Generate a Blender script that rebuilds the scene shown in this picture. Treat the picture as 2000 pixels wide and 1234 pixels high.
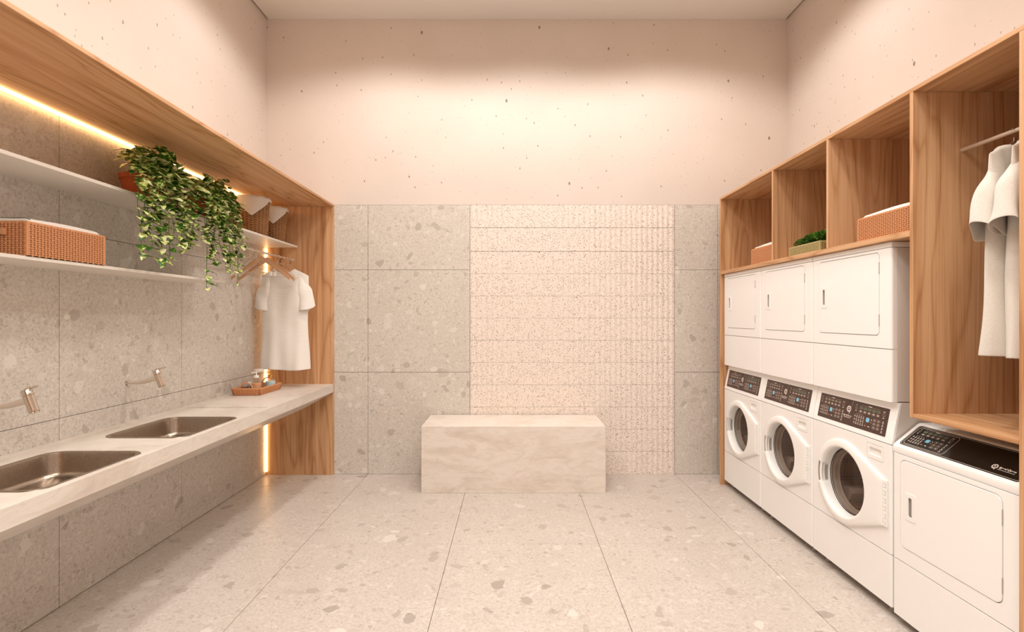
import bpy, bmesh, math, random
from mathutils import Vector, Matrix
PI = math.pi
for o in list(bpy.data.objects): bpy.data.objects.remove(o)
S = bpy.context.scene
COL = S.collection

# ------------------------------------------------------------------ camera
H = 1.54                      # eye height
cam_d = bpy.data.cameras.new('camera'); cam = bpy.data.objects.new('camera', cam_d); COL.objects.link(cam)
cam.location = (0, 0, H); cam.rotation_euler = (PI/2, 0, 0)
cam_d.sensor_width = 36; cam_d.lens = 996/2000*36
cam_d.shift_x = -1/2000; cam_d.shift_y = 1/2000
cam_d.clip_start = .05
S.camera = cam
# ------------------------------------------------------------------ light
S.view_settings.view_transform = 'Standard'; S.view_settings.look = 'None'
S.view_settings.gamma = 1; S.view_settings.use_curve_mapping = False
S.view_settings.exposure = 0.34
W = bpy.data.worlds.new('world'); S.world = W; W.use_nodes = True
W.node_tree.nodes['Background'].inputs[0].default_value = (1, .93, .87, 1)
W.node_tree.nodes['Background'].inputs[1].default_value = 0.5
def spot(x, y, z, power, size_deg=150, blend=.6, r=.10, col=(1, .945, .89), tgt=None):
    d = bpy.data.lights.new('ceiling_spot', 'SPOT'); o = bpy.data.objects.new('ceiling_spot', d); COL.objects.link(o)
    d.energy = power; d.spot_size = math.radians(size_deg); d.spot_blend = blend; d.shadow_soft_size = r; d.color = col
    o.location = (x, y, z)
    if tgt: o.rotation_euler = (Vector(tgt)-Vector((x, y, z))).to_track_quat('-Z', 'Y').to_euler()
    return o
def area(x, y, z, sx, sy, power, col=(1, .95, .90), rot=(0, 0, 0)):
    d = bpy.data.lights.new('fill_area_light', 'AREA'); o = bpy.data.objects.new('fill_area_light', d); COL.objects.link(o)  # fill light added for brightness
    d.shape = 'RECTANGLE'; d.size = sx; d.size_y = sy; d.energy = power; d.color = col
    o.location = (x, y, z); o.rotation_euler = rot
    return o
for x in (-1.15, .14, 1.45): spot(x, 3.70, 4.40, 68, 152, .35, .10)
for x in (-1.25, -.1, 1.05):
    spot(x, 2.2, 4.40, 85, 138, .9, .16)
    spot(x, .4, 4.40, 72, 138, .9, .16)
area(0.14, -1.0, 4.42, 2.6, 1.8, 55)  # added unseen fill, overhead and behind the camera

# ------------------------------------------------------------------ helpers
def lin(c):
    r = []
    for v in c:
        v /= 255.0
        r.append(v/12.92 if v <= .04045 else ((v+.055)/1.055)**2.4)
    return (*r, 1)
class NT:
    def __init__(s, name, rough=.5, metal=0, spec=.5):
        s.m = bpy.data.materials.new(name); s.m.use_nodes = True; s.t = s.m.node_tree
        s.b = s.t.nodes['Principled BSDF']; s.out = s.t.nodes['Material Output']
        s.b.inputs['Roughness'].default_value = rough; s.b.inputs['Metallic'].default_value = metal
        s.b.inputs['Specular IOR Level'].default_value = spec
    def put(s, sock, v):
        if isinstance(v, bpy.types.NodeSocket): s.t.links.new(v, sock)
        elif v is not None: sock.default_value = v
    def n(s, typ, ins={}, **kw):
        nd = s.t.nodes.new(typ)
        for k, v in kw.items(): setattr(nd, k, v)
        for k, v in ins.items(): s.put(nd.inputs[k], v)
        return nd
    def coord(s, scale=(1, 1, 1), loc=(0, 0, 0)):
        c = s.n('ShaderNodeTexCoord').outputs['Object']
        return s.n('ShaderNodeMapping', {'Vector': c, 'Scale': scale, 'Location': loc}).outputs[0]
    def noise(s, vec, scale, detail=4, rough=.5, dist=0):
        return s.n('ShaderNodeTexNoise', {'Vector': vec, 'Scale': scale, 'Detail': detail, 'Roughness': rough, 'Distortion': dist})
    def vor(s, vec, scale, feature='F1', rnd=1):
        return s.n('ShaderNodeTexVoronoi', {'Vector': vec, 'Scale': scale, 'Randomness': rnd}, feature=feature)
    def math(s, op, a, b=None, c=None, clamp=False):
        nd = s.t.nodes.new('ShaderNodeMath'); nd.operation = op; nd.use_clamp = clamp
        s.put(nd.inputs[0], a)
        if b is not None: s.put(nd.inputs[1], b)
        if c is not None: s.put(nd.inputs[2], c)
        return nd.outputs[0]
    def mr(s, v, a, b, c=0, d=1, smooth=False):
        nd = s.n('ShaderNodeMapRange', {0: v, 1: a, 2: b, 3: c, 4: d}); nd.clamp = True
        if smooth: nd.interpolation_type = 'SMOOTHSTEP'
        return nd.outputs[0]
    def mix(s, f, a, b, blend='MIX'):
        nd = s.t.nodes.new('ShaderNodeMix'); nd.data_type = 'RGBA'; nd.blend_type = blend
        s.put(nd.inputs[0], f); s.put(nd.inputs[6], a); s.put(nd.inputs[7], b)
        return nd.outputs[2]
    def ramp(s, f, stops):
        nd = s.n('ShaderNodeValToRGB', {0: f}); cr = nd.color_ramp
        while len(cr.elements) < len(stops): cr.elements.new(.5)
        for e, (p, c) in zip(cr.elements, stops): e.position = p; e.color = c
        return nd.outputs[0]
    def color(s, v): s.put(s.b.inputs['Base Color'], v); return s
    def bump(s, h, strength=.3, dist=.01):
        s.t.links.new(s.n('ShaderNodeBump', {'Height': h, 'Strength': strength, 'Distance': dist}).outputs[0], s.b.inputs['Normal']); return s
    def sep(s, c):
        return s.n('ShaderNodeSeparateColor', {0: c}).outputs
def plain(name, rgb, rough=.5, metal=0, spec=.5):
    return NT(name, rough, metal, spec).color(lin(rgb)).m

def stone_tile(name, off=(0, 0, 0), rough=.45, k=(1, 1, 1)):
    def lin(c, _l=globals()['lin']): return _l(tuple(min(250, v*q) for v, q in zip(c, k)))
    s = NT(name, rough); c = s.coord(loc=off)
    w = s.noise(c, 5, 3).outputs['Color']
    wv = s.n('ShaderNodeVectorMath', {0: w, 1: (.5, .5, .5)}, operation='SUBTRACT').outputs[0]
    wv = s.n('ShaderNodeVectorMath', {0: wv, 'Scale': .16}, operation='SCALE').outputs[0]
    cd = s.n('ShaderNodeVectorMath', {0: c, 1: wv}, operation='ADD').outputs[0]
    w2 = s.noise(c, 40, 2).outputs['Color']
    w2 = s.n('ShaderNodeVectorMath', {0: w2, 'Scale': .02}, operation='SCALE').outputs[0]
    cd = s.n('ShaderNodeVectorMath', {0: cd, 1: w2}, operation='ADD').outputs[0]
    fine = s.noise(c, 60, 9, .75).outputs[0]
    cloud = s.noise(c, 3.2, 4).outputs[0]
    base = s.ramp(fine, [(.30, lin((176, 165, 154))), (.47, lin((203, 193, 182))), (.62, lin((219, 210, 200)))])
    base = s.mix(s.mr(cloud, .3, .7, 0, .35), base, lin((192, 181, 170)))
    for sc, thr, amt, lo in ((46, .40, .42, .34), (24, .60, .50, .32), (11, .74, .70, .28), (6.5, .87, .80, .22)):
        v = s.vor(cd, sc); r, g, b = s.sep(v.outputs['Color'])[:3]
        rad = s.mr(g, 0, 1, lo*.6, lo*1.7)
        inside = s.math('LESS_THAN', v.outputs['Distance'], rad)
        sel = s.math('GREATER_THAN', r, thr)
        m = s.math('MULTIPLY', s.math('MULTIPLY', inside, sel), amt)
        tone = s.ramp(b, [(0, lin((160, 149, 138))), (.22, lin((184, 173, 162))), (.38, lin((204, 195, 184))), (.7, lin((222, 214, 204))), (1, lin((232, 225, 216)))])
        tone = s.mix(s.mr(fine, .35, .65, 0, .25), tone, lin((172, 160, 149)))
        base = s.mix(m, base, tone)
    dots = s.vor(c, 55); dr = s.sep(dots.outputs['Color'])[0]
    dm = s.math('MULTIPLY', s.math('LESS_THAN', dots.outputs['Distance'], .17), s.math('GREATER_THAN', dr, .86))
    base = s.mix(s.math('MULTIPLY', dm, .6), base, lin((118, 105, 94)))
    s.color(base); s.bump(fine, .05, .002)
    s.put(s.b.inputs['Roughness'], s.mr(fine, .3, .7, rough-.08, rough+.12))
    return s.m
def plaster(name):
    s = NT(name, .8, 0, .2); c = s.coord()
    n1 = s.noise(c, 2.0, 3).outputs[0]; n2 = s.noise(c, 120, 3).outputs[0]
    base = s.mix(n1, lin((222, 208, 198)), lin((232, 220, 211)))
    st = s.coord(scale=(1, 1, .62))
    for sc, thr, rad, amt in ((7, .55, .085, .8), (13, .45, .11, .6), (26, .5, .15, .5)):
        v = s.vor(st, sc); r, g, b = s.sep(v.outputs['Color'])[:3]
        m = s.math('MULTIPLY', s.math('LESS_THAN', v.outputs['Distance'], s.math('MULTIPLY', g, rad)), s.math('GREATER_THAN', r, thr))
        base = s.mix(s.math('MULTIPLY', m, amt), base, lin((128, 112, 100)))
    pits = s.noise(c, 38, 5, .6).outputs[0]
    base = s.mix(s.mr(pits, .62, .72, 0, .25), base, lin((202, 188, 175)))
    s.color(base); s.bump(s.math('ADD', n2, pits), .10, .003)
    return s.m
def terrazzo(name):
    s = NT(name, .6, 0, .3); c = s.coord()
    base = s.mix(s.noise(c, 30, 3).outputs[0], lin((240, 226, 215)), lin((246, 234, 224)))
    for sc, thr, rad, col in ((85, .30, .40, (166, 138, 118)), (150, .5, .36, (252, 244, 236)), (64, .40, .30, (92, 68, 56)), (40, .70, .18, (56, 40, 34)), (11, .86, .08, (34, 26, 22))):
        v = s.vor(c, sc); r, g, b = s.sep(v.outputs['Color'])[:3]
        m = s.math('MULTIPLY', s.math('LESS_THAN', v.outputs['Distance'], s.mr(g, 0, 1, rad*.5, rad)), s.math('GREATER_THAN', r, thr))
        base = s.mix(s.math('MULTIPLY', m, .72), base, lin(col))
    s.color(base); return s.m
def wood(name, axis, tint=1.0, rough=.42):
    s = NT(name, rough, 0, .35)
    def sc(al):
        v = [1, 1, 1]; v[axis] = al; return tuple(v)
    big = s.noise(s.coord(sc(.10)), 4.2, 2, .4, .35).outputs[0]
    rings = s.math('PINGPONG', s.math('MULTIPLY', big, 24), 1)
    rings = s.math('POWER', rings, 3.5)
    fine = s.noise(s.coord(sc(.012)), 150, 4, .6).outputs[0]
    mid = s.noise(s.coord(sc(.02)), 14, 4, .55).outputs[0]
    pore = s.noise(s.coord(sc(.03)), 330, 2, .5).outputs[0]
    f = s.math('ADD', s.math('MULTIPLY', rings, .15), s.math('ADD', s.math('MULTIPLY', fine, .42), s.math('MULTIPLY', mid, .50)))
    def k(c): return lin(tuple(v*tint for v in c))
    col = s.ramp(f, [(.30, k((226, 186, 147))), (.46, k((213, 168, 126))), (.58, k((193, 145, 102))), (.74, k((163, 113, 72)))])
    col = s.mix(s.mr(pore, .60, .75, 0, .18), col, k((140, 94, 62)))
    s.color(col); s.bump(fine, .05, .001)
    s.m['axis'] = axis
    return s.m
def travertine(name, off=(0, 0, 0), k=1):
    def lin(c, _l=globals()['lin']): return _l(tuple(v*k for v in c))
    s = NT(name, .35, 0, .45); c = s.coord(scale=(.8, .8, 2.4), loc=off)
    w = s.noise(c, 1.6, 4, .55, .8)
    wv = s.n('ShaderNodeVectorMath', {0: w.outputs['Color'], 'Scale': .55}, operation='SCALE').outputs[0]
    cd = s.n('ShaderNodeVectorMath', {0: c, 1: wv}, operation='ADD').outputs[0]
    n = s.noise(cd, 3.4, 6, .6, .6).outputs[0]; n2 = s.noise(cd, 16, 5, .65).outputs[0]
    f = s.math('ADD', s.math('MULTIPLY', n, .75), s.math('MULTIPLY', n2, .25))
    col = s.ramp(f, [(.32, lin((212, 199, 185))), (.46, lin((228, 217, 205))), (.56, lin((236, 227, 217))), (.70, lin((224, 212, 199)))])
    lines = s.math('PINGPONG', s.math('MULTIPLY', s.noise(cd, 1.7, 3, .5).outputs[0], 16), 1)
    s.color(s.mix(s.mr(lines, 0, .14, .22, 0), col, lin((200, 184, 168)))); return s.m
def glass(name, tint=(255, 255, 255), refl=.9):
    m = bpy.data.materials.new(name); m.use_nodes = True; t = m.node_tree; t.nodes.clear()
    o = t.nodes.new('ShaderNodeOutputMaterial'); mx = t.nodes.new('ShaderNodeMixShader')
    tr = t.nodes.new('ShaderNodeBsdfTransparent'); gl = t.nodes.new('ShaderNodeBsdfGlossy'); fr = t.nodes.new('ShaderNodeLayerWeight'); pw = t.nodes.new('ShaderNodeMath'); pw.operation = 'POWER'; ma = t.nodes.new('ShaderNodeMath'); ma.operation = 'MULTIPLY_ADD'
    tr.inputs[0].default_value = lin(tint); gl.inputs['Roughness'].default_value = .03; fr.inputs[0].default_value = .5; pw.inputs[1].default_value = 4; ma.inputs[1].default_value = .6; ma.inputs[2].default_value = .04
    t.links.new(fr.outputs['Facing'], pw.inputs[0]); t.links.new(pw.outputs[0], ma.inputs[0]); t.links.new(ma.outputs[0], mx.inputs[0]); t.links.new(tr.outputs[0], mx.inputs[1]); t.links.new(gl.outputs[0], mx.inputs[2])
    t.links.new(mx.outputs[0], o.inputs[0]); return m
def emis(name, rgb, strength):
    s = NT(name); s.color(lin(rgb)); s.b.inputs['Emission Color'].default_value = lin(rgb); s.b.inputs['Emission Strength'].default_value = strength
    return s.m
def leafmat(name):
    s = NT(name, .38, 0, .5); c = s.coord()
    n = s.noise(c, 34, 3, .55, .5).outputs[0]; n2 = s.noise(c, 11, 2).outputs[0]
    f = s.math('ADD', s.math('MULTIPLY', n, .7), s.math('MULTIPLY', n2, .3))
    s.color(s.ramp(f, [(.36, lin((30, 68, 20))), (.48, lin((70, 116, 34))), (.515, lin((150, 176, 62))), (.55, lin((232, 230, 160))), (.64, lin((244, 242, 200)))]))
    s.b.inputs['Transmission Weight'].default_value = 0
    return s.m
def fabric(name, rgb, rgb2, stripes=None, weave=420):
    s = NT(name, .95, 0, .1); c = s.coord()
    n = s.noise(c, weave, 2).outputs[0]
    col = s.mix(s.mr(n, .35, .65), lin(rgb2), lin(rgb))
    s.b.inputs['Sheen Weight'].default_value = .2
    if stripes:
        wv = s.n('ShaderNodeTexWave', {'Vector': c, 'Scale': stripes, 'Distortion': 1.2, 'Detail': 2}, bands_direction='Z').outputs[1]
        col = s.mix(s.mr(wv, .3, .8, 0, .5), col, lin(rgb2)); s.bump(wv, .3, .002)
    else: s.bump(n, .3, .001)
    s.color(col); return s.m

M = dict(
    tile=stone_tile('stone_tile', k=(1.02, 1.035, 1.045)), tile_b=stone_tile('stone_tile_back', (3.1, 1.7, .4), k=(1.06, 1.075, 1.085)), tile_f=stone_tile('stone_tile_floor', (7.3, 2.1, 5.2), .36, k=(1.0, 1.0, 1.01)),
    grout=plain('dark_grout', (126, 112, 98), .9), plaster=plaster('plaster'), ceil=plain('ceiling_paint', (234, 230, 225), .8, 0, .2),
    terr=terrazzo('pink_terrazzo'), woodz=wood('oak_upright', 2), woody=wood('oak_lengthwise', 1), woodx=wood('oak_crosswise', 0),
    trav=travertine('beige_quartzite'), trav2=travertine('beige_quartzite_counter', (4, 2, 1), .955),
    white=plain('white_enamel', (250, 249, 247), .28), white2=plain('white_plastic', (249, 248, 245), .35), shelf=plain('white_lacquer', (232, 224, 214), .45),
    grey=plain('grey_plastic', (176, 168, 160), .45), gripshade=plain('grip_shade_grey', (206, 199, 193), .5), side=plain('grey_enamel', (226, 220, 214), .4), dark=plain('dark_gap', (60, 52, 46), .8),  # the pale grey is shade painted into the washer door grips
    steel=plain('brushed_steel', (196, 188, 178), .26, 1), chrome=plain('polished_nickel', (214, 204, 192), .16, 1), rod=plain('satin_rod', (226, 214, 200), .3, .6),
    brown=plain('brown_console', (70, 48, 40), .35), black=plain('black_console', (22, 17, 14), .18), mark=plain('pale_print', (232, 222, 212), .6),
    dim=plain('dim_print', (160, 142, 128), .6), cyan=emis('lit_display', (120, 190, 215), .12), green=plain('green_button', (46, 96, 66), .5), red=plain('orange_print', (214, 140, 100), .5),
    baffle=plain('baffle_steel', (250, 249, 248), .35),
    led=emis('led_diffuser', (255, 204, 140), 6), glass=glass('clear_glass'), doorglass=glass('tinted_door_glass', (226, 212, 200)),
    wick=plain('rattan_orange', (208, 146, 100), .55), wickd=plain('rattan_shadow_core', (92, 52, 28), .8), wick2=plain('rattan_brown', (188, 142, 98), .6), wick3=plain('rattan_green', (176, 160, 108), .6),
    liner=fabric('white_liner', (244, 238, 230), (226, 218, 208)), stripe=plain('black_piping', (32, 28, 26), .8),
    cloth=fabric('cream_knit', (250, 247, 242), (237, 231, 223), 26), cloth2=fabric('heather_linen', (232, 226, 217), (206, 198, 188), None, 620),
    terra=NT('terracotta', .75).color(lin((176, 92, 58))).m, soil=plain('soil', (52, 38, 28), .95), leaf=leafmat('variegated_leaf'), stem=plain('vine_stem', (96, 122, 48), .5),
    bush=NT('bush_leaf', .55).m, hang=plain('beech_hanger', (206, 160, 122), .45), wire=plain('hanger_wire', (224, 208, 190), .2, .8), clip=plain('clear_clip', (236, 226, 214), .3),
    orange=plain('amber_lotion', (226, 166, 122), .4), blue=plain('pale_blue_lotion', (186, 212, 216), .4), gold=plain('gold_pump', (214, 160, 90), .25, .8),
    jet=plain('black_jar', (20, 18, 22), .25), slate=plain('slate_jar', (150, 158, 164), .4))
_s = NT('bush_leaf_b', .55); _n = _s.noise(_s.coord(), 30, 2).outputs[0]
_s.color(_s.ramp(_n, [(.35, lin((44, 92, 30))), (.5, lin((84, 138, 48))), (.65, lin((136, 176, 76)))])); M['bush'] = _s.m
# drum: perforated brown steel
_s = NT('perforated_drum', .35, .15); _v = _s.vor(_s.coord(), 55, rnd=0.0)
_s.color(_s.mix(_s.math('LESS_THAN', _v.outputs['Distance'], .28), lin((188, 152, 128)), lin((74, 52, 42)))); M['drum'] = _s.m
_s = NT('sink_steel', .30, 1); _n = _s.noise(_s.coord(scale=(1, 1, .2)), 420, 2).outputs[0]
_s.color(_s.mix(_n, lin((158, 144, 130)), lin((176, 163, 150)))); _s.put(_s.b.inputs['Roughness'], _s.mr(_n, .3, .7, .26, .33)); M['sink'] = _s.m

def new(): return bmesh.new()
def merge(bm, t):
    me = bpy.data.meshes.new('tmp'); t.to_mesh(me); t.free(); bm.from_mesh(me); bpy.data.meshes.remove(me)
def box(bm, x0, x1, y0, y1, z0, z1, bev=0, seg=2):
    t = new(); bmesh.ops.create_cube(t, size=1)
    for v in t.verts: v.co = Vector(((x0+x1)/2+v.co.x*(x1-x0), (y0+y1)/2+v.co.y*(y1-y0), (z0+z1)/2+v.co.z*(z1-z0)))
    if bev: bmesh.ops.bevel(t, geom=t.edges[:], offset=bev, segments=seg, affect='EDGES', profile=.6)
    merge(bm, t); return bm
def rrect(x0, x1, y0, y1, r, seg=6):
    pts = []
    for cx, cy, a in ((x1-r, y1-r, 0), (x0+r, y1-r, 90), (x0+r, y0+r, 180), (x1-r, y0+r, 270)):
        for i in range(seg+1):
            t = math.radians(a+90*i/seg); pts.append((cx+r*math.cos(t), cy+r*math.sin(t)))
    return pts
def circ(cx, cy, r, n=48, ry=None):
    return [(cx+r*math.cos(2*PI*i/n), cy+(ry or r)*math.sin(2*PI*i/n)) for i in range(n)]
def plate(bm, outer, holes, O, ax, ay, nrm, th, bev=0):
    """flat plate in the plane O + a*ax + b*ay, face towards nrm, th thick (away from nrm)"""
    O, ax, ay, nrm = Vector(O), Vector(ax), Vector(ay), Vector(nrm)
    t = new(); edges = []
    for lp in [outer]+list(holes):
        vs = [t.verts.new(O+ax*a+ay*b) for a, b in lp]
        edges += [t.edges.new((vs[i], vs[(i+1) % len(vs)])) for i in range(len(vs))]
    if holes: bmesh.ops.triangle_fill(t, use_beauty=True, use_dissolve=False, edges=edges)
    else: t.faces.new(t.verts[:])
    for f in t.faces:
        f.normal_update()
        if f.normal.dot(nrm) < 0: f.normal_flip()
    if th:
        top = t.faces[:]
        bd = [e for e in t.edges if len(e.link_faces) == 1]
        ex = bmesh.ops.extrude_face_region(t, geom=top)
        nv = [g for g in ex['geom'] if isinstance(g, bmesh.types.BMVert)]
        for v in nv: v.co -= nrm*th
        bmesh.ops.recalc_face_normals(t, faces=t.faces[:])
        if bev:
            rim = [e for e in t.edges if len(e.link_faces) == 2 and e.calc_face_angle(0) > 1.0 and all((v.co-O).dot(nrm) > -1e-5 for v in e.verts)]
            bmesh.ops.bevel(t, geom=rim, offset=bev, segments=2, affect='EDGES', profile=.5)
    merge(bm, t); return bm
def tube(bm, pts, r, seg=8, cap=True, closed=False):
    pts = [Vector(p) for p in pts]; n = len(pts); rings = []; up = None
    for i, p in enumerate(pts):
        if closed: d = pts[(i+1) % n]-pts[i-1]
        else: d = pts[min(i+1, n-1)]-pts[max(i-1, 0)]
        d.normalize()
        if up is None: up = Vector((0, 0, 1)) if abs(d.z) < .9 else Vector((1, 0, 0))
        s = d.cross(up)
        if s.length < 1e-4: s = d.orthogonal()
        s.normalize(); up = s.cross(d).normalized()
        rr = r[i] if isinstance(r, (list, tuple)) else r
        rings.append([bm.verts.new(p+(s*math.cos(2*PI*k/seg)+up*math.sin(2*PI*k/seg))*rr) for k in range(seg)])
    m = n if closed else n-1
    for i in range(m):
        a, b = rings[i], rings[(i+1) % n]
        for k in range(seg): bm.faces.new((a[k], a[(k+1) % seg], b[(k+1) % seg], b[k]))
    if cap and not closed: bm.faces.new(rings[0][::-1]); bm.faces.new(rings[-1])
    return bm
def lathe(bm, prof, c, seg=32, axis='z', cap0=False, cap1=False):
    """prof = [(radius, height)], axis z up, or 'x' = along +X (height counted into the machine)"""
    rings = []
    for r, h in prof:
        ring = []
        for k in range(seg):
            a = 2*PI*k/seg
            if axis == 'z': co = (c[0]+r*math.cos(a), c[1]+r*math.sin(a), c[2]+h)
            else: co = (c[0]+h, c[1]+r*math.cos(a), c[2]+r*math.sin(a))
            ring.append(bm.verts.new(co))
        rings.append(ring)
    for a, b in zip(rings, rings[1:]):
        for k in range(seg): bm.faces.new((a[k], a[(k+1) % seg], b[(k+1) % seg], b[k]))
    if cap0: bm.faces.new(rings[0][::-1])
    if cap1: bm.faces.new(rings[-1])
    return bm
def obj(name, bm, mat, parent=None, label=None, smooth=True, recalc=True, loc=None, ang=32, wn=False):
    """bm is in world coordinates; the mesh is stored relative to its thing's base"""
    if recalc: bmesh.ops.recalc_face_normals(bm, faces=bm.faces[:])
    off = Vector(loc) if loc is not None else (BASE.get(parent.name, Vector()) if parent else Vector())
    if off.length: bmesh.ops.translate(bm, verts=bm.verts[:], vec=-off)
    me = bpy.data.meshes.new(name); bm.to_mesh(me); bm.free()
    for m_ in (mat if isinstance(mat, list) else [mat]): me.materials.append(m_)
    if smooth:
        me.polygons.foreach_set('use_smooth', [True]*len(me.polygons)); me.set_sharp_from_angle(angle=math.radians(ang))
    o = bpy.data.objects.new(name, me); COL.objects.link(o)
    if parent: o.parent = parent; BASE[o.name] = off
    if wn:
        md = o.modifiers.new('weighted', 'WEIGHTED_NORMAL'); md.keep_sharp = True; md.weight = 100
    if loc is not None and not parent: o.location = loc
    if label: o['label'] = label
    return o
BASE = {}
def thing(name, label, cat, loc, group=None):
    o = bpy.data.objects.new(name, None); o.empty_display_size = .05; COL.objects.link(o); o.location = loc
    o['label'] = label; o['category'] = cat
    if group: o['group'] = group
    BASE[o.name] = Vector(loc); return o
def tag(o, label, cat, group=None):
    o['label'] = label; o['category'] = cat
    if group: o['group'] = group
    return o
def struct(name, bm, mat, parent=None, **k):
    o = obj(name, bm, mat, parent, **k)
    if not parent: o['kind'] = 'structure'
    return o
def dup(root, loc, label, rotz=None):
    def cp(o, par):
        c = o.copy(); COL.objects.link(c)
        if par: c.parent = par
        for ch in list(kids.get(o.name, [])): cp(ch, c)
        return c
    kids = {}
    for o in bpy.data.objects:
        if o.parent: kids.setdefault(o.parent.name, []).append(o)
    r = cp(root, None); r.location = loc; r['label'] = label
    if rotz is not None: r.rotation_euler = (0, 0, rotz)
    return r

# ------------------------------------------------------------------ room shell
XL, XR, YB, ZC = -2.402, 2.683, 4.985, 4.443
YF = -2.2                                   # the room goes on behind the camera
G = .0032
def tiles_grid(bm, us, vs, fn, gu=G, gv=G):
    for a0, a1 in zip(us, us[1:]):
        for b0, b1 in zip(vs, vs[1:]):
            fn(a0+gu/2, a1-gu/2, b0+gv/2, b1-gv/2)
# floor
b = new(); box(b, XL-.1, XR+.1, YF, YB+.1, -.12, -.010); fl = struct('floor', b, M['grout'])
b = new()
xs = [XL, -1.413, -.415, .585, 1.587, 2.587, XR]; ys = [YF, -1.545, -.545, .455, 1.455, 2.455, 3.455, 4.455, YB]
for x0, x1 in zip(xs, xs[1:]):
    for y0, y1 in zip(ys, ys[1:]):
        box(b, x0+G/2, x1-G/2, y0+.0006, y1-.0006, -.0105, 0)
struct('tile_paving', b, M['tile_f'], fl, smooth=False)
# walls
b = new(); box(b, XL-.12, XL-.010, YF, YB+.12, 0, ZC+.12)
wl = struct('wall_left', b, M['grout'])
b = new()
tiles_grid(b, [YF, -1.3, -.3, .702, 1.702, 2.702, 3.702, 4.70, YB], [0, 1.0, 1.997, 2.60], lambda a0, a1, b0, b1: box(b, XL-.010, XL, a0, a1, b0, b1))
struct('tile_cladding', b, M['tile'], wl, smooth=False)
b = new(); box(b, XL-.012, XL, YF, YB, 2.60, ZC+.12); struct('plaster_upper', b, M['plaster'], wl, smooth=False)
b = new(); box(b, XL-.12, XR+.12, YB+.012, YB+.12, 0, ZC+.12)
wb = struct('wall_back', b, M['grout'])
b = new()
for u in ([XL, -1.413, -.416], [1.585, 2.006, XR]):
    tiles_grid(b, u, [0, .997, 1.996, 2.631], lambda a0, a1, b0, b1: box(b, a0, a1, YB, YB+.012, b0, b1))
struct('tile_cladding', b, M['tile_b'], wb, smooth=False)
b = new(); box(b, XL, XR, YB-.001, YB+.012, 2.631, ZC+.12); struct('plaster_upper', b, M['plaster'], wb, smooth=False)
# fluted terrazzo panel, twelve courses
b = new()
zj = [0] + [H-(y-618)/199.8 for y in (881.4, 837.8, 794.6, 751.2, 707.8, 664.4, 621, 578, 534.6, 490.7, 444.5)] + [2.631]
x0, x1, per = -.414, 1.583, .0514
nf = round((x1-x0)/per); per = (x1-x0)/nf
for za, zb in zip(zj, zj[1:]):
    ga = .0009 if za > 2.1 or za == 0 else .0009
    lo = []; hi = []
    for i in range(nf*10+1):
        x = x0+(x1-x0)*i/(nf*10); ph = (i % 10)/10
        d = .0055*(.5-.5*math.cos(2*PI*ph))
        lo.append(b.verts.new((x, YB-.001-d, za+ga))); hi.append(b.verts.new((x, YB-.001-d, zb-ga-(.0012 if zb > 2.1 else 0))))
    for i in range(len(lo)-1): b.faces.new((lo[i], lo[i+1], hi[i+1], hi[i]))
struct('fluted_tile_panel', b, M['terr'], wb, ang=80)
b = new(); box(b, XR, XR+.12, YF, YB+.12, 0, ZC+.12); struct('wall_right', b, M['plaster'], smooth=False)
b = new(); box(b, XL-.12, XR+.12, YF-.12, YF, 0, ZC+.12); struct('wall_front', b, M['plaster'], smooth=False)
# ceiling: slab and the dropped board with its shadow gap
b = new(); box(b, XL-.12, XR+.12, YF-.12, YB+.12, ZC+.05, ZC+.14); ce = struct('ceiling', b, M['ceil'], smooth=False)
b = new(); box(b, XL+.018, XR-.018, YF+.02, YB-.002, ZC, ZC+.05); struct('dropped_board', b, M['ceil'], ce, smooth=False)

# ------------------------------------------------------------------ left side
ZT = 2.630; XLF = -1.742; YN = .75
t = thing('wooden_wall_frame', 'long oak frame along the left wall with a deep top board and an upright end board', 'wall frame', (-2.07, 4.97, 0))
b = new(); box(b, XL, XLF, YN, 4.984, ZT-.020, ZT, .0015, 1); obj('top_board', b, M['woody'], t)
b = new(); box(b, XL, XLF, 4.960, 4.984, 0, ZT-.0201, .0015, 1); obj('end_board', b, M['woodz'], t)
b = new(); box(b, XL, XLF, YN, YN+.022, 0, ZT-.0201, .0015, 1); obj('end_board', b, M['woodz'], t)
b = new(); box(b, XL+.012, XL+.030, YN+.03, 4.955, ZT-.034, ZT-.0205, .003)
tag(obj('led_strip', b, M['led'], loc=(XL+.02, 2.9, ZT-.03)), 'long glowing warm LED strip under the oak top board of the left frame', 'light strip')
b = new(); box(b, XL+.004, XL+.019, 4.944, 4.9598, .035, 2.20, .002)
tag(obj('led_strip', b, M['led'], loc=(XL+.012, 4.95, .035)), 'upright glowing LED strip in the far left corner, reaching down to the floor', 'light strip')
b = new(); box(b, XL, -2.092, YN+.025, 4.9595, 2.209, 2.226, .001, 1)
tag(obj('wall_shelf', b, M['shelf'], loc=(XL, 2.9, 2.21)), 'long white wall shelf carrying the trailing plants and round wicker baskets', 'shelf')
b = new(); box(b, XL, -2.092, YN+.025, 3.717, 1.785, 1.801, .001, 1)
tag(obj('wall_shelf', b, M['shelf'], loc=(XL, 2.2, 1.79)), 'lower and shorter white wall shelf under the rectangular woven basket', 'shelf')
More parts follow.
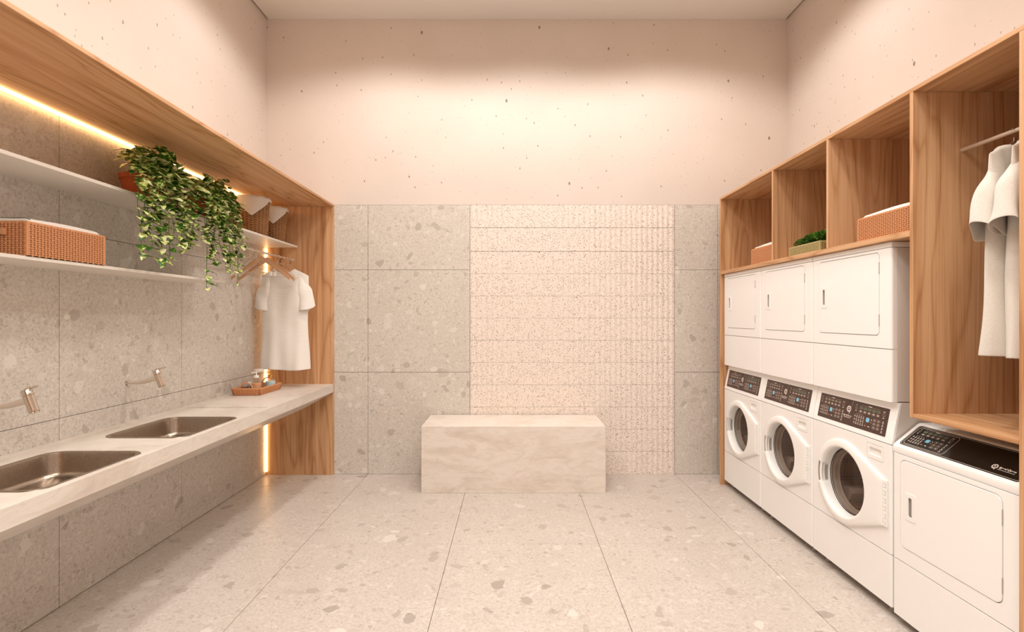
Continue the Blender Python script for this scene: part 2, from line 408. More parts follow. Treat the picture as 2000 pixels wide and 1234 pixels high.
# countertop
CT = .884
SK = [(-2.262, -1.803, 1.94, 2.51), (-2.262, -1.803, 2.80, 3.37)]
t = thing('stone_countertop', 'long beige stone countertop on the left with two steel sinks let in', 'countertop', (-2.07, 2.9, .70))
b = new()
plate(b, rrect(XL, XLF, YN+.025, 4.9595, .003, 2), [rrect(a+.006, c-.006, d+.006, e-.006, .075, 8) for a, c, d, e in SK], (0, 0, CT-.010), (1, 0, 0), (0, 1, 0), (0, 0, 1), .067)
plate(b, rrect(XL, XLF, YN+.025, 4.9595, .003, 2), [rrect(-2.368, -1.775, YN+.06, 3.712, .006, 3)], (0, 0, CT), (1, 0, 0), (0, 1, 0), (0, 0, 1), .0098, .0015)
obj('slab', b, M['trav2'], t, smooth=False)
b = new()
so = [(XLF+.001, .8068), (-1.99, .664), (XL, .664), (XL, .680), (-2.0, .680), (-1.772, .8068)]
va = [b.verts.new((px, YN+.025, pz)) for px, pz in so]; vb = [b.verts.new((px, 4.9595, pz)) for px, pz in so]
for k in range(6): b.faces.new((va[k], va[(k+1) % 6], vb[(k+1) % 6], vb[k]))
b.faces.new(va); b.faces.new(vb[::-1])
obj('under_panel', b, M['trav2'], t, smooth=False)
def make_sink(r, label):
    x0, x1, y0, y1 = r; cx, cy = (x0+x1)/2, (y0+y1)/2
    t = thing('sink', label, 'sink', (cx, cy, CT-.010), 'steel sinks in the stone countertop')
    b = new(); z = CT-.0098
    lo = []
    for ins, dz, rr in ((-.010, .000, .085), (-.009, .0030, .085), (.004, .0034, .08), (.009, .002, .076), (.012, -.008, .074), (.016, -.092, .070), (.023, -.108, .066), (.040, -.116, .055), (.16, -.118, .03)):
        lo.append([b.verts.new((p[0], p[1], z+dz)) for p in rrect(x0+ins, x1-ins, y0+ins, y1-ins, rr, 8)])
    for a, c in zip(lo, lo[1:]):
        n = len(a)
        for k in range(n): b.faces.new((a[k], a[(k+1) % n], c[(k+1) % n], c[k]))
    b.faces.new(lo[-1])
    obj('bowl', b, M['sink'], t, ang=50)
    b = new(); lathe(b, [(.045, .000), (.045, .003), (.036, .004), (.030, .001), (.004, .001)], (cx, cy, z-.1178), 28, cap1=True)
    obj('drain', b, M['chrome'], t)
    return t
make_sink(SK[0], 'rectangular steel sink nearest the camera, below the near tap')
make_sink(SK[1], 'rectangular steel sink farther along the counter, towards the shirt')
def make_tap(Y, label):
    t = thing('wall_tap', label, 'tap', (XL, Y, 1.12), 'wall taps above the sinks')
    xb = -2.205; z0 = 1.10
    b = new(); lathe(b, [(.019, 0), (.019, .006), (.012, .010)], (XL+.0002, Y, 1.128), 20, 'x', True, True); obj('wall_flange', b, M['chrome'], t)
    b = new(); tube(b, [(XL+.004, Y, 1.128), (XL+.06, Y, 1.128), (XL+.10, Y, 1.133), (XL+.15, Y, 1.146), (xb+.0, Y, 1.160)], [.009, .0115, .0135, .0150, .0155], 14); obj('spout', b, M['rod'], t)
    b = new(); p0, p1 = Vector((xb-.018, Y, 1.205)), Vector((xb+.022, Y, 1.100)); d = (p1-p0)
    tube(b, [p0, p0+d*.03, p0+d*.25, p0+d*.26, p0+d*.28, p0+d*.93, p0+d*.94, p0+d*.96, p0+d*1.0], [.019, .021, .021, .019, .0205, .0205, .019, .0205, .018], 20); obj('body', b, M['chrome'], t)
    b = new(); tube(b, [p0-d*.03, p0+Vector((.02, 0, .008)), p0+Vector((.058, 0, .018))], [.006, .0045, .004], 8); obj('lever', b, M['chrome'], t)
    return t
tap = make_tap(3.18, 'slender satin wall tap above the farther sink')
dup(tap, (XL, 2.33, 1.12), 'satin wall tap above the nearest sink, cut by the left edge of the photo')

# ---- woven rectangular basket
def weave(b, O, U, V, N_, w, h, cu=.0195, cv=.0112, dep=.004):
    O, U, V, N_ = Vector(O), Vector(U), Vector(V), Vector(N_)
    nu = max(2, round(w/cu)); nv = max(2, round(h/cv)); cu = w/nu; cv = h/nv
    for j in range(nv):
        for i in range(nu):
            up = (i+j) % 2
            cw, ch = (cu*.56, cv*1.35) if up else (cu*1.18, cv*.62)
            dd = dep*(1.0 if up else .72)
            ca = O+U*(cu*(i+.5))+V*(cv*(j+.5))
            q = []
            for k, (sx, sy, sz) in enumerate(((1, 1, 0), (.92, .9, .7), (.6, .55, 1))):
                q.append([b.verts.new(ca+U*(cw/2*sx*a)+V*(ch/2*sy*c)+N_*(dd*sz)) for a, c in ((-1, -1), (1, -1), (1, 1), (-1, 1))])
            for p, r in zip(q, q[1:]):
                for k in range(4): b.faces.new((p[k], p[(k+1) % 4], r[(k+1) % 4], r[k]))
            b.faces.new(q[-1])
def woven_box(name, label, x0, x1, y0, y1, z0, z1, mat, sides, liner=True, handle=False, cat='basket', cell=(.0160, .0096), group=None):
    t = thing(name, label, cat, ((x0+x1)/2, (y0+y1)/2, z0), group)
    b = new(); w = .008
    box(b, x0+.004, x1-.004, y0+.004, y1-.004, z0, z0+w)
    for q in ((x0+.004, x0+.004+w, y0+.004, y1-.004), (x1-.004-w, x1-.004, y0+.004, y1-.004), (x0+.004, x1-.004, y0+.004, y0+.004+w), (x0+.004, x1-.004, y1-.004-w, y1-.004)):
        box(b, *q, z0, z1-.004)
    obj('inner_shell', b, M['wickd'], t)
    b = new(); dx, dy, h = x1-x0-.008, y1-y0-.008, z1-z0-.004
    weave(b, (x0+.004, y0+.004, z0+.001), (1, 0, 0), (0, 0, 1), (0, -1, 0), dx, h, *cell)
    weave(b, (x1-.004, y1-.004, z0+.001), (-1, 0, 0), (0, 0, 1), (0, 1, 0), dx, h, *cell)
    weave(b, (x0+.004, y1-.004, z0+.001), (0, -1, 0), (0, 0, 1), (-1, 0, 0), dy, h, *cell)
    weave(b, (x1-.004, y0+.004, z0+.001), (0, 1, 0), (0, 0, 1), (1, 0, 0), dy, h, *cell)
    tube(b, [(x0+.007, y0+.007, z1-.003), (x1-.007, y0+.007, z1-.003), (x1-.007, y1-.007, z1-.003), (x0+.007, y1-.007, z1-.003)], .0055, 8, closed=True)
    for cx, cy in ((x0+.005, y0+.005), (x1-.005, y0+.005), (x1-.005, y1-.005), (x0+.005, y1-.005)): tube(b, [(cx, cy, z0+.002), (cx, cy, z1-.003)], .0055, 8)
    obj('woven_sides', b, mat, t)
    if liner:
        b = new(); n = 22; vs = []
        for i in range(n+1):
            row = []
            for j in range(n+1):
                u, v = i/n, j/n
                u = .5-.5*math.cos(PI*u)*(1); v = .5-.5*math.cos(PI*v)
                e = min(1, min(min(u, 1-u)*(x1-x0), min(v, 1-v)*(y1-y0))/.020); e = math.sin(e*PI/2)
                row.append(b.verts.new((x0+.012+(x1-x0-.024)*u, y0+.012+(y1-y0-.024)*v, z1-.004+e*(.024+.004*math.sin(u*6+v*4)))))
            vs.append(row)
        for i in range(n):
            for j in range(n): b.faces.new((vs[i][j], vs[i+1][j], vs[i+1][j+1], vs[i][j+1]))
        obj('cloth_liner', b, M['liner'], t, 'white cloth liner showing over the rim')
        b = new(); q = .014
        tube(b, [(x0+q, y0+q, z1+.003), (x1-q-.01, y0+q, z1+.003), (x1-q, y0+q+.008, z1+.000)], .0014, 6)
        tube(b, [(x0+q, y0+q+.006, z1+.018), (x1-q-.014, y0+q+.006, z1+.018), (x1-q-.004, y0+q+.02, z1+.012)], .0013, 6)
        obj('piping', b, M['stripe'], t, 'thin black piping on the liner')
    if handle:
        hx = (x0+x1)/2; hz = z1-.045
        for s in (-1, 1):
            b = new(); box(b, hx+s*.055-.008, hx+s*.055+.008, y0-.014, y0+.003, hz-.014, hz+.014, .003); obj('handle_mount', b, mat, t)
        b = new(); box(b, hx-.05, hx+.05, y0-.015, y0-.008, hz-.010, hz+.010, .003); obj('handle', b, M['grey'], t, 'pale strap handle')
    return t
woven_box('woven_basket', 'orange rattan box basket on the lower white shelf, left edge of the photo', -2.385, -2.085, 2.19, 2.615, 1.8015, 1.950, M['wick'], 4, True, True)

# ---- round wicker baskets with cloth
def wicker(label, x, y, z, rb, rt, h, fl, phi0, L, A):
    t = thing('wicker_basket', label, 'basket', (x, y, z), 'round wicker baskets with white cloths')
    def R(u): return rb+(rt-rb)*u
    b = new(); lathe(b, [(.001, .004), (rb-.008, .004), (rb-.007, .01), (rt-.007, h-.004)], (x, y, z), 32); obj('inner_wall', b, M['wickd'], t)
    b = new(); ns = 22
    for k in range(ns):
        a = 2*PI*k/ns
        tube(b, [(x+(R(u)-.001)*math.cos(a), y+(R(u)-.001)*math.sin(a), z+.004+(h-.006)*u) for u in (0, .33, .66, 1)], .0042, 6)
    rows = int(h/.0098)
    for j in range(rows):
        u = (j+.5)/rows; pts = []
        for i in range(88):
            a = 2*PI*i/88; rr = R(u)+.0042*math.sin(ns/2*a+(PI if j % 2 else 0))
            pts.append((x+rr*math.cos(a), y+rr*math.sin(a), z+.004+(h-.008)*u))
        tube(b, pts, .0038, 5, closed=True)
    for zz in (z+.006, z+h-.004): 
        u = (zz-z)/h; tube(b, [(x+(R(u)+.001)*math.cos(2*PI*i/48), y+(R(u)+.001)*math.sin(2*PI*i/48), zz) for i in range(48)], .0068, 8, closed=True)
    obj('woven_wall', b, M['wick2'], t)
    b = new(); n = 96; m = 14; g = []
    rnd = random.Random(fl)
    for j in range(n):
        a = 2*PI*j/n; da = abs((a-phi0+PI) % (2*PI)-PI)
        ln = max(.018+.006*math.sin(5*a), L*(1-da/A)**.85 if da < A else 0); row = []
        wob = .003*math.sin(9*a+fl)+.002*math.sin(17*a)
        prof = [(-.045, -.05), (-.022, -.02), (-.012, .004), (0, .015+wob), (.009, .010+wob), (.0125, 0)]
        for dr, dz in prof: row.append((R(1)+dr, h+dz))
        for q in range(1, m-4):
            d = ln*q/(m-5); row.append((R(max(0, 1-d/h))+.0125+.004*math.sin(6*(a-phi0)+q*.3)*(d/L), h-d))
        g.append([b.verts.new((x+r*math.cos(a), y+r*math.sin(a), z+zz)) for r, zz in row])
    for j in range(n):
        p, q = g[j], g[(j+1) % n]
        for k in range(len(p)-1): b.faces.new((p[k], q[k], q[k+1], p[k+1]))
    cen = [g[j][0] for j in range(n)]; b.faces.new(cen)
    o = obj('cloth', b, M['liner'], t, 'white cloth with a pointed corner hanging over the rim', ang=70)
    md = o.modifiers.new('thick', 'SOLIDIFY'); md.thickness = .002; md.offset = 1
    return t
wicker('larger round wicker basket with a white cloth, just behind the trailing plants', -2.245, 4.42, 2.2262, .105, .127, .325, 1, -1.22, .16, 1.25)
wicker('smaller round wicker basket with a white cloth, at the far end of the upper shelf', -2.235, 4.785, 2.2262, .085, .110, .315, 2, -1.25, .15, 1.25)

# ---- trailing plants
def leaf(b, p, d, up, L, Wd, fold=.35, droop=.5):
    d = d.normalized(); s = d.cross(up)
    if s.length < 1e-3: s = d.orthogonal()
    s.normalize(); nn = s.cross(d).normalized()
    prof = [(0, .0), (.06, .55), (.18, .92), (.34, 1.0), (.54, .88), (.74, .60), (.90, .26), (1, .0)]
    rows = []
    for u, w in prof:
        c = p+d*(L*u)-nn*(droop*L*u*u*.5)
        if w == 0: rows.append([b.verts.new(c)])
        else:
            hw = Wd/2*w
            rows.append([b.verts.new(c+s*(hw*k)+nn*(abs(k)*hw*fold)-d*(.05*L*abs(k) if u < .2 else 0)) for k in (-1, -.5, 0, .5, 1)])
    for a, c in zip(rows, rows[1:]):
        if len(a) == 1:
            for k in range(4): b.faces.new((a[0], c[k], c[k+1]))
        elif len(c) == 1:
            for k in range(4): b.faces.new((a[k], c[0], a[k+1]))
        else:
            for k in range(4): b.faces.new((a[k], c[k], c[k+1], a[k+1]))
def bez(P, n):
    out = []
    for i in range(n+1):
        t = i/n; u = 1-t
        out.append(P[0]*(u**3)+P[1]*(3*u*u*t)+P[2]*(3*u*t*t)+P[3]*(t**3))
    return out
def plant(label, x, y, z, rt, h, hang, tops, seed):
    rnd = random.Random(seed)
    t = thing('trailing_plant', label, 'potted plant', (x, y, z), 'trailing plants on the upper shelf')
    b = new(); lathe(b, [(.001, 0), (rt*.68, 0), (rt*.70, .004), (rt*.93, h-.035), (rt*.95, h-.034), (rt, h-.030), (rt*1.02, h-.003), (rt*.98, h), (rt*.90, h-.002), (rt*.86, h-.03), (rt*.8, h-.03)], (x, y, z), 36); obj('pot', b, M['terra'], t)
    b = new(); lathe(b, [(rt*.88, h-.022), (rt*.5, h-.014), (.002, h-.012)], (x, y, z), 24, cap1=True); obj('soil', b, M['soil'], t)
    sb = new(); lb = new(); P0 = Vector((x, y, z+h-.015))
    def run(pts, a0, size, dens, thin=.0018):
        tube(sb, pts, thin, 5)
        ln = sum((q-p).length for p, q in zip(pts, pts[1:])); k = max(3, int(ln/dens)); side = 1
        for i in range(k):
            f = a0+(1-a0)*(i+.6)/k; q = f*(len(pts)-1); ii = min(int(q), len(pts)-2); fr = q-ii
            p = pts[ii].lerp(pts[ii+1], fr); dd = (pts[ii+1]-pts[ii]).normalized()
            side = -side
            ang = rnd.uniform(-.9, .9)
            out = Vector((.55+rnd.uniform(-.35, .5), side*rnd.uniform(.5, 1.1), rnd.uniform(-.55, .15)))
            if p.z > z+h: out = Vector((rnd.uniform(-.6, .9), side*rnd.uniform(.3, 1.1), rnd.uniform(-.2, .5)))
            out.normalize(); st = p+out*rnd.uniform(.012, .03)-Vector((0, 0, .004))
            if st.x < XL+.09: out.x = abs(out.x); st.x = max(st.x, XL+.03)
            if p.x < -2.09 and st.z < z+.05: continue
            tube(sb, [p, p.lerp(st, .5)+Vector((0, 0, .004)), st], .0011, 4)
            L = 1.38*size*rnd.uniform(.65, 1.2)*(1-.30*f)
            if st.z+L*out.z > ZT-.05: out.z = -abs(out.z)
            upv = Vector((rnd.uniform(-.1, .7), rnd.uniform(-.8, .1), 1))
            leaf(lb, st, out, upv, L, L*rnd.uniform(.66, .86), rnd.uniform(.0, .4), rnd.uniform(.2, 1.0))
    for (yh, xh, ze, s) in hang:
        st = P0+Vector((rnd.uniform(-.3, .6)*rt, rnd.uniform(-.6, .6)*rt, 0))
        top = Vector((x*.45+xh*.55, y*.5+yh*.5, z+h+rnd.uniform(.03, .10)))
        edge = Vector((xh-.005, yh, z+.10))
        pts = bez([st, top+Vector((0, 0, .05)), edge+Vector((0, 0, .10)), edge], 10)
        end = Vector((xh+rnd.uniform(-.005, .03), yh+rnd.uniform(-.02, .02), ze))
        n = 10
        for i in range(1, n+1):
            f = i/n; pts.append(edge.lerp(end, f)+Vector((math.sin(f*7+yh*9)*.007, math.sin(f*6+ze*20)*.013, 0)))
        run(pts, .12, s, .021)
    for (dx, dy, dz, s) in tops:
        st = P0+Vector((dx*.2, dy*.2, 0)); end = P0+Vector((dx, dy, dz))
        pts = bez([st, st+Vector((dx*.1, dy*.1, dz*.8)), end+Vector((-dx*.2, -dy*.2, .03)), end], 8)
        run(pts, .35, s, .021, .0022)
    obj('stems', sb, M['stem'], t); obj('leaves', lb, M['leaf'], t, recalc=False, ang=180)
    return t
SH = 2.2262
plant('trailing variegated plant in a terracotta pot, the nearer of the two on the upper shelf', -2.255, 3.10, SH, .112, .165,
      [(2.76, -2.035, 1.985, .062), (2.80, -2.03, 1.87, .060), (2.86, -2.04, 1.93, .064), (2.92, -2.025, 1.84, .058), (2.965, -2.035, 1.93, .064),
       (3.01, -2.03, 1.87, .060), (3.05, -2.045, 2.02, .066), (3.09, -2.03, 1.95, .062), (3.14, -2.04, 2.00, .066), (3.20, -2.035, 1.97, .064), (3.26, -2.04, 2.06, .066), (2.90, -2.05, 2.12, .068), (3.15, -2.05, 2.13, .068), (3.03, -2.05, 2.2, .07)],
      [(.03, -.16, .10, .066), (.10, -.08, .12, .072), (.12, .02, .18, .078), (.10, .10, .13, .078), (.02, .15, .10, .076), (.14, -.14, .05, .066), (.05, -.02, .16, .075), (.14, .16, .06, .074), (.0, -.1, .14, .07), (.13, .26, .05, .08), (-.02, .20, .04, .07), (.08, .22, .10, .078), (.13, -.02, .04, .07)], 5)
plant('trailing variegated plant in a terracotta pot with the longest vines, beside the wicker baskets', -2.25, 3.70, SH, .112, .165,
      [(3.36, -2.035, 2.04, .064), (3.40, -2.03, 1.73, .052), (3.44, -2.04, 1.98, .060), (3.49, -2.03, 1.90, .054), (3.53, -2.035, 1.93, .058), (3.57, -2.03, 1.85, .050),
       (3.61, -2.04, 1.92, .056), (3.65, -2.03, 1.84, .050), (3.69, -2.035, 1.95, .056), (3.73, -2.03, 1.78, .046), (3.76, -2.04, 2.05, .056), (3.55, -2.05, 2.10, .062), (3.68, -2.05, 2.12, .062), (3.47, -2.05, 2.16, .064)],
      [(.05, -.14, .09, .062), (.12, -.05, .11, .068), (.12, .06, .15, .066), (.03, .13, .09, .058), (.14, -.12, .03, .062), (.06, 0, .14, .064), (.14, .14, .04, .054), (.17, .02, .09, .06)], 11)

# ---- rail, hangers, shirt on the left
RX, RZ = -2.141, 2.088
t = thing('clothes_rail', 'slim satin metal clothes rail under the upper shelf on the left, holding hangers', 'clothes rail', (RX, 4.95, RZ))
b = new(); tube(b, [(RX, 3.62, RZ), (RX, 4.9598, RZ)], .0085, 14); obj('rod', b, M['rod'], t)
b = new(); tube(b, [(RX, 3.66, RZ+.006), (RX, 3.66, 2.2088)], .005, 8); tube(b, [(RX, 3.66, 2.203), (RX, 3.66, 2.2089)], .016, 14); obj('bracket', b, M['rod'], t)
b = new(); tube(b, [(RX, 4.950, RZ), (RX, 4.9598, RZ)], .018, 16); obj('end_cup', b, M['rod'], t)
def hook(b, x, y, z, r=.021, drop=.06, th=.0018):
    pts = [(x, y, z-.0085-drop), (x, y, z-.028)]
    for i in range(0, 13):
        a = math.radians(-80+i*21); pts.append((x+r*math.cos(a)*1.0, y, z-.0085+r+.0005+r*math.sin(a)-.0033*0-.019+ .0))
    tube(b, pts, th, 6)
def wood_hanger(label, x, y, z, hw, rz, drop):
    t = thing('wooden_hanger', label, 'clothes hanger', (0, 0, 0), 'wooden hangers on the left rail'); 
    b = new(); hook(b, 0, 0, 0, .021, .035, .0019); obj('hook', b, M['wire'], t)
    b = new(); pts_t = []; n = 24
    up = []; dn = []
    for i in range(n+1):
        u = -1+2*i/n; a = abs(u)
        zt = -.030-.185*hw/.25*a**1.12; wd = .040-.014*a
        yy = -.014*a*a
        up.append((u*hw, yy, zt)); dn.append((u*hw*(.985), yy, zt-wd))
    for yo in (0,):
        g = []
        for (a1, a2) in zip(up, dn):
            g.append([b.verts.new((a1[0], a1[1]-.005, a1[2])), b.verts.new((a1[0], a1[1]+.005, a1[2])), b.verts.new((a2[0], a2[1]+.005, a2[2])), b.verts.new((a2[0], a2[1]-.005, a2[2]))])
        for p, q in zip(g, g[1:]):
            for k in range(4): b.faces.new((p[k], p[(k+1) % 4], q[(k+1) % 4], q[k]))
        b.faces.new(g[0]); b.faces.new(g[-1])
    obj('shoulder_bar', b, M['hang'], t)
    t.location = (x, y, z-.0); t.rotation_euler = (0, 0, rz); return t
def wire_hanger(label, x, y, z, hw, rz, group='wire clip hangers on the left rail'):
    t = thing('wire_hanger', label, 'clothes hanger', (0, 0, 0), group)
    b = new(); hook(b, 0, 0, 0, .021, .035, .0019); tube(b, [(.009*math.cos(i*PI/6), 0, -.053+.009*math.sin(i*PI/6)) for i in range(12)], .0018, 6, closed=True)
    obj('hook', b, M['wire'], t)
    b = new(); tube(b, [(-hw, 0, -.185), (-hw*.55, 0, -.125), (-hw*.25, 0, -.075), (0, 0, -.055), (hw*.25, 0, -.075), (hw*.55, 0, -.125), (hw, 0, -.185)], .0018, 6)
    tube(b, [(-hw, 0, -.185), (hw, 0, -.185)], .0024, 6); obj('wire_bar', b, M['wire'], t)
    for s in (-1, 1):
        b = new(); box(b, s*hw-.012, s*hw+.012, -.006, .006, -.213, -.180, .003)
        tube(b, [(s*hw*.8+.010*math.cos(i*PI/6), .004, -.200+.010*math.sin(i*PI/6)) for i in range(12)], .0016, 6, closed=True)
        obj('clip', b, M['clip'], t)
    t.location = (x, y, z); t.rotation_euler = (0, 0, rz); return t
wire_hanger('thin wire clip hanger on the left rail, nearest the trailing plants', RX, 4.17, RZ, .155, .12)
wire_hanger('thin wire clip hanger on the left rail, just in front of the wooden hangers', RX, 4.25, RZ, .155, .05)
wood_hanger('bare wooden hanger on the left rail, the nearer of the two', RX, 4.345, RZ, .245, .04, 0)
wood_hanger('bare wooden hanger on the left rail, the farther of the two, next to the shirt', RX, 4.45, RZ, .25, -.03, 0)
wire_hanger('wire hanger on the left rail directly in front of the shirt', RX, 4.655, RZ, .155, .06, None)
wire_hanger('wire hanger on the left rail that carries the white shirt', RX, 4.735, RZ, .150, -.10, None)
wire_hanger('wire hanger on the left rail behind the shirt, against the oak end board', RX, 4.875, RZ, .150, -.02, None)

def shirt(name, label, x, y, z, rz, mat, w=.225, length=.93, tilt=0, seed=1, cat='shirt', loc_dx=0, sl=.275, sp=.055, sw=1.0, slope=.060):
    """local frame: x across the shoulders, y depth, origin on the rail"""
    b = new(); top0 = -.105; hem = top0-length
    nt, nv = 72, 46; g = []
    rnd = random.Random(seed); ph = [rnd.uniform(0, 6) for _ in range(6)]
    def topz(xx):
        a = abs(xx)/w
        if a < .42: return top0-.045*(1-(a/.42)**2)**.6      # neckline dip
        return top0-slope*((a-.42)/.58)**1.15
    for j in range(nv+1):
        v = j/nv; row = []
        for i in range(nt):
            th = 2*PI*i/nt; cx, sy = math.cos(th), math.sin(th)
            xx = math.copysign(abs(cx)**.75, cx)
            ww = w*(1.0-.0*v) + .012*(1-v)**2 - .020*math.sin(PI*min(1, v*1.1))**2*.6
            dep = .040+.018*(1-v) if v < .8 else (.044*(1-(v-.8)/.2)+.010*((v-.8)/.2))
            X = ww*xx
            if v >= .8:
                nk = max(0, min(1, (.60-abs(X)/w)/.25)); nk = nk*nk*(3-2*nk)
                dep = dep+(max(dep, .036)-dep)*nk
            a = (1-v)
            fold = .010*a*math.sin(X*26+ph[0]+v*1.5)+.006*a*math.sin(X*52+ph[1])+.004*math.sin(X*20+v*9+ph[2])*min(1, (1-v)*5)
            Y = dep*math.copysign(abs(sy)**.8, sy)+fold
            tz = topz(X)
            if sy > 0 and abs(X)/w < .42: tz = tz+.016*(1-(abs(X)/w/.42)**2)**.6
            row.append(b.verts.new((X, Y, hem+(tz-hem)*v+.006*math.sin(X*14+ph[3])*(1-v))))
        g.append(row)
    for p, q in zip(g, g[1:]):
        for i in range(nt): b.faces.new((p[i], p[(i+1) % nt], q[(i+1) % nt], q[i]))
    # close the shoulder seams, leave the neck open
    tr = g[-1]
    for i in range(nt//4*1):
        a, c, d, e = tr[i], tr[(i+1) % nt], tr[(nt-i-1) % nt], tr[(nt-i) % nt]
        if abs(c.co.x)/w >= .42 and len({a, c, d, e}) >= 3:
            f = [a, c, d, e] if len({a, c, d, e}) == 4 else [a, c, d]
            try: b.faces.new(f)
            except ValueError: pass
    for i in range(nt//2, nt//4, -1):
        a, c, d, e = tr[i], tr[i-1], tr[(nt-i+1) % nt], tr[(nt-i) % nt]
        if abs(c.co.x)/w >= .42:
            f = [a, c, d, e] if len({a, c, d, e}) == 4 else [a, c, d]
            try: b.faces.new(f)
            except ValueError: pass
    # neck band
    nb = [tr[i].co.copy() for i in range(nt) if abs(tr[i].co.x)/w < .45]
    front = sorted([p for p in nb if p.y < 0.005], key=lambda p: p.x); back = sorted([p for p in nb if p.y >= .005], key=lambda p: -p.x)
    loop = front+back
    if len(loop) > 6: tube(b, loop, .0055, 6, closed=True)
    # sleeves
    for s in (-1, 1):
        rg = []; n = 14
        for j in range(n+1):
            u = j/n
            q = min(1, u/.45)**.8; cx = s*(w*.60+w*.14*q+(w*.10+sp)*u); cz = top0-slope*.7-.045-.012*q-sl*u
            ra = (.040+.036*q+.010*u)*sw; rd = (.014+.020*q+.024*u)*sw
            ax = Vector((s*.36, 0, -.93)).normalized(); px = Vector((s*.93, 0, .36-.55*(1-u)*.0))
            ring = []
            for i in range(28):
                th = 2*PI*i/28
                p = Vector((cx, 0, cz))+px*(ra*math.cos(th)*(.9 if u < .3 else 1))+Vector((0, 1, 0))*(rd*math.sin(th)+.010*u*math.sin(3*th+ph[4])+.006*math.sin(u*8+th*2+ph[5]))
                ring.append(b.verts.new(p+ax*(.012*u*math.sin(2*th+ph[3]))))
            rg.append(ring)
        for p, q in zip(rg, rg[1:]):
            for i in range(28): b.faces.new((p[i], p[(i+1) % 28], q[(i+1) % 28], q[i]))
    o = obj(name, b, mat, ang=80, recalc=True)
    o.location = (x+loc_dx, y, z); o.rotation_euler = (0, tilt, rz)
    md = o.modifiers.new('thickness', 'SOLIDIFY'); md.thickness = .0025; md.offset = 0
    sd = o.modifiers.new('subd', 'SUBSURF'); sd.levels = 1; sd.render_levels = 1
    return tag(o, label, cat)
shirt('shirt', 'long cream short-sleeved shirt hanging from the left rail in front of the oak end board', RX, 4.735, RZ-.005, .03, M['cloth'], .215, .93, 0, 3, loc_dx=.029, sp=.018)

# ---- tray with bottles
t = thing('wicker_tray', 'low orange rattan tray holding bottles on the far end of the stone countertop', 'tray', (-2.205, 4.41, CT))
x0, x1, y0, y1 = -2.315, -2.095, 4.225, 4.60
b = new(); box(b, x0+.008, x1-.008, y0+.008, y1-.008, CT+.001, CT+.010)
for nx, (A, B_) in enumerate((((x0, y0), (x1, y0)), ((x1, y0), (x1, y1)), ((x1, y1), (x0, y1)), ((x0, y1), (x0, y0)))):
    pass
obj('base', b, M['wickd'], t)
b = new()
def quadring(z, e): return [(x0-e, y0-e, z), (x1+e, y0-e, z), (x1+e, y1+e, z), (x0-e, y1+e, z)]
for k in range(6): tube(b, quadring(CT+.006+k*.0085, -.008+k*.0025), .0050, 6, closed=True)
tube(b, quadring(CT+.056, .006), .0065, 8, closed=True)
def stakes(ax, ay, bx, by, n):
    for i in range(n+1):
        f = i/n; X = ax+(bx-ax)*f; Y = ay+(by-ay)*f; cx, cy = (x0+x1)/2, (y0+y1)/2
        o1 = Vector((X-cx, Y-cy, 0)).normalized()*.014
        tube(b, [(X-o1.x*.3, Y-o1.y*.3, CT+.003), (X+o1.x*.85, Y+o1.y*.85, CT+.054)], .0042, 5)
stakes(x0, y0, x1, y0, 10); stakes(x1, y0, x1, y1, 17); stakes(x0, y1, x1, y1, 10); stakes(x0, y0, x0, y1, 17)
obj('woven_rim', b, M['wick'], t)
for yy in (y0-.002, y1+.002):
    b = new(); tube(b, [(-2.205+.055*math.cos(PI*i/14), yy, CT+.045+.062*math.sin(PI*i/14)) for i in range(15)], .005, 8); obj('handle', b, M['wick'], t)
def dispenser(label, x, y, r, h, fill, mat, top, neck=.4):
    t = thing('glass_bottle', label, 'bottle', (x, y, CT+.0105)); z = CT+.0105
    b = new(); lathe(b, [(r*.9, 0), (r, .004), (r, h*.72), (r*.92, h*.80), (r*neck, h*.9), (r*neck, h)], (x, y, z), 28, cap0=True); obj('glass', b, M['glass'], t)
    b = new(); lathe(b, [(r*.85, .004), (r*.93, .006), (r*.93, h*fill)], (x, y, z), 28, cap0=True, cap1=True); obj('lotion', b, mat, t)
    b = new()
    lathe(b, [(r*neck*1.15, h-.004), (r*neck*1.15, h+.014), (.005, h+.016), (.004, h+.034), (.008, h+.036), (.008, h+.046)], (x, y, z), 20, cap0=True, cap1=True)
    tube(b, [(x, y, z+h+.041), (x-.03, y-.01, z+h+.040), (x-.034, y-.012, z+h+.032)], .004, 8)
    obj('pump', b, top, t); return t
dispenser('clear pump bottle of amber lotion with a white top, in the rattan tray', -2.20, 4.38, .043, .125, .58, M['orange'], M['white2'], .42)
dispenser('clear pump bottle of pale blue lotion with a gold pump, in the rattan tray', -2.14, 4.51, .043, .115, .66, M['blue'], M['gold'], .4)
t = thing('glass_jar', 'tall clear lidded glass jar at the back of the rattan tray', 'jar', (-2.25, 4.52, CT+.0105)); z = CT+.0105
b = new(); lathe(b, [(.034, 0), (.038, .004), (.038, .15), (.034, .158)], (-2.25, 4.52, z), 28, cap0=True); obj('glass', b, M['glass'], t)
b = new(); lathe(b, [(.036, .1585), (.040, .160), (.040, .178), (.036, .180)], (-2.25, 4.52, z), 28, cap0=True, cap1=True); obj('lid', b, M['clip'], t)
t = thing('cosmetic_jar', 'small black jar with a silver lid at the near corner of the rattan tray', 'jar', (-2.26, 4.30, CT+.0105))
b = new(); lathe(b, [(.030, 0), (.032, .003), (.032, .042), (.029, .045)], (-2.26, 4.30, z), 24, cap0=True, cap1=True); obj('jar_body', b, M['jet'], t)
b = new(); lathe(b, [(.0315, .0452), (.0315, .060), (.029, .062)], (-2.26, 4.30, z), 24, cap0=True, cap1=True); obj('lid', b, M['steel'], t)
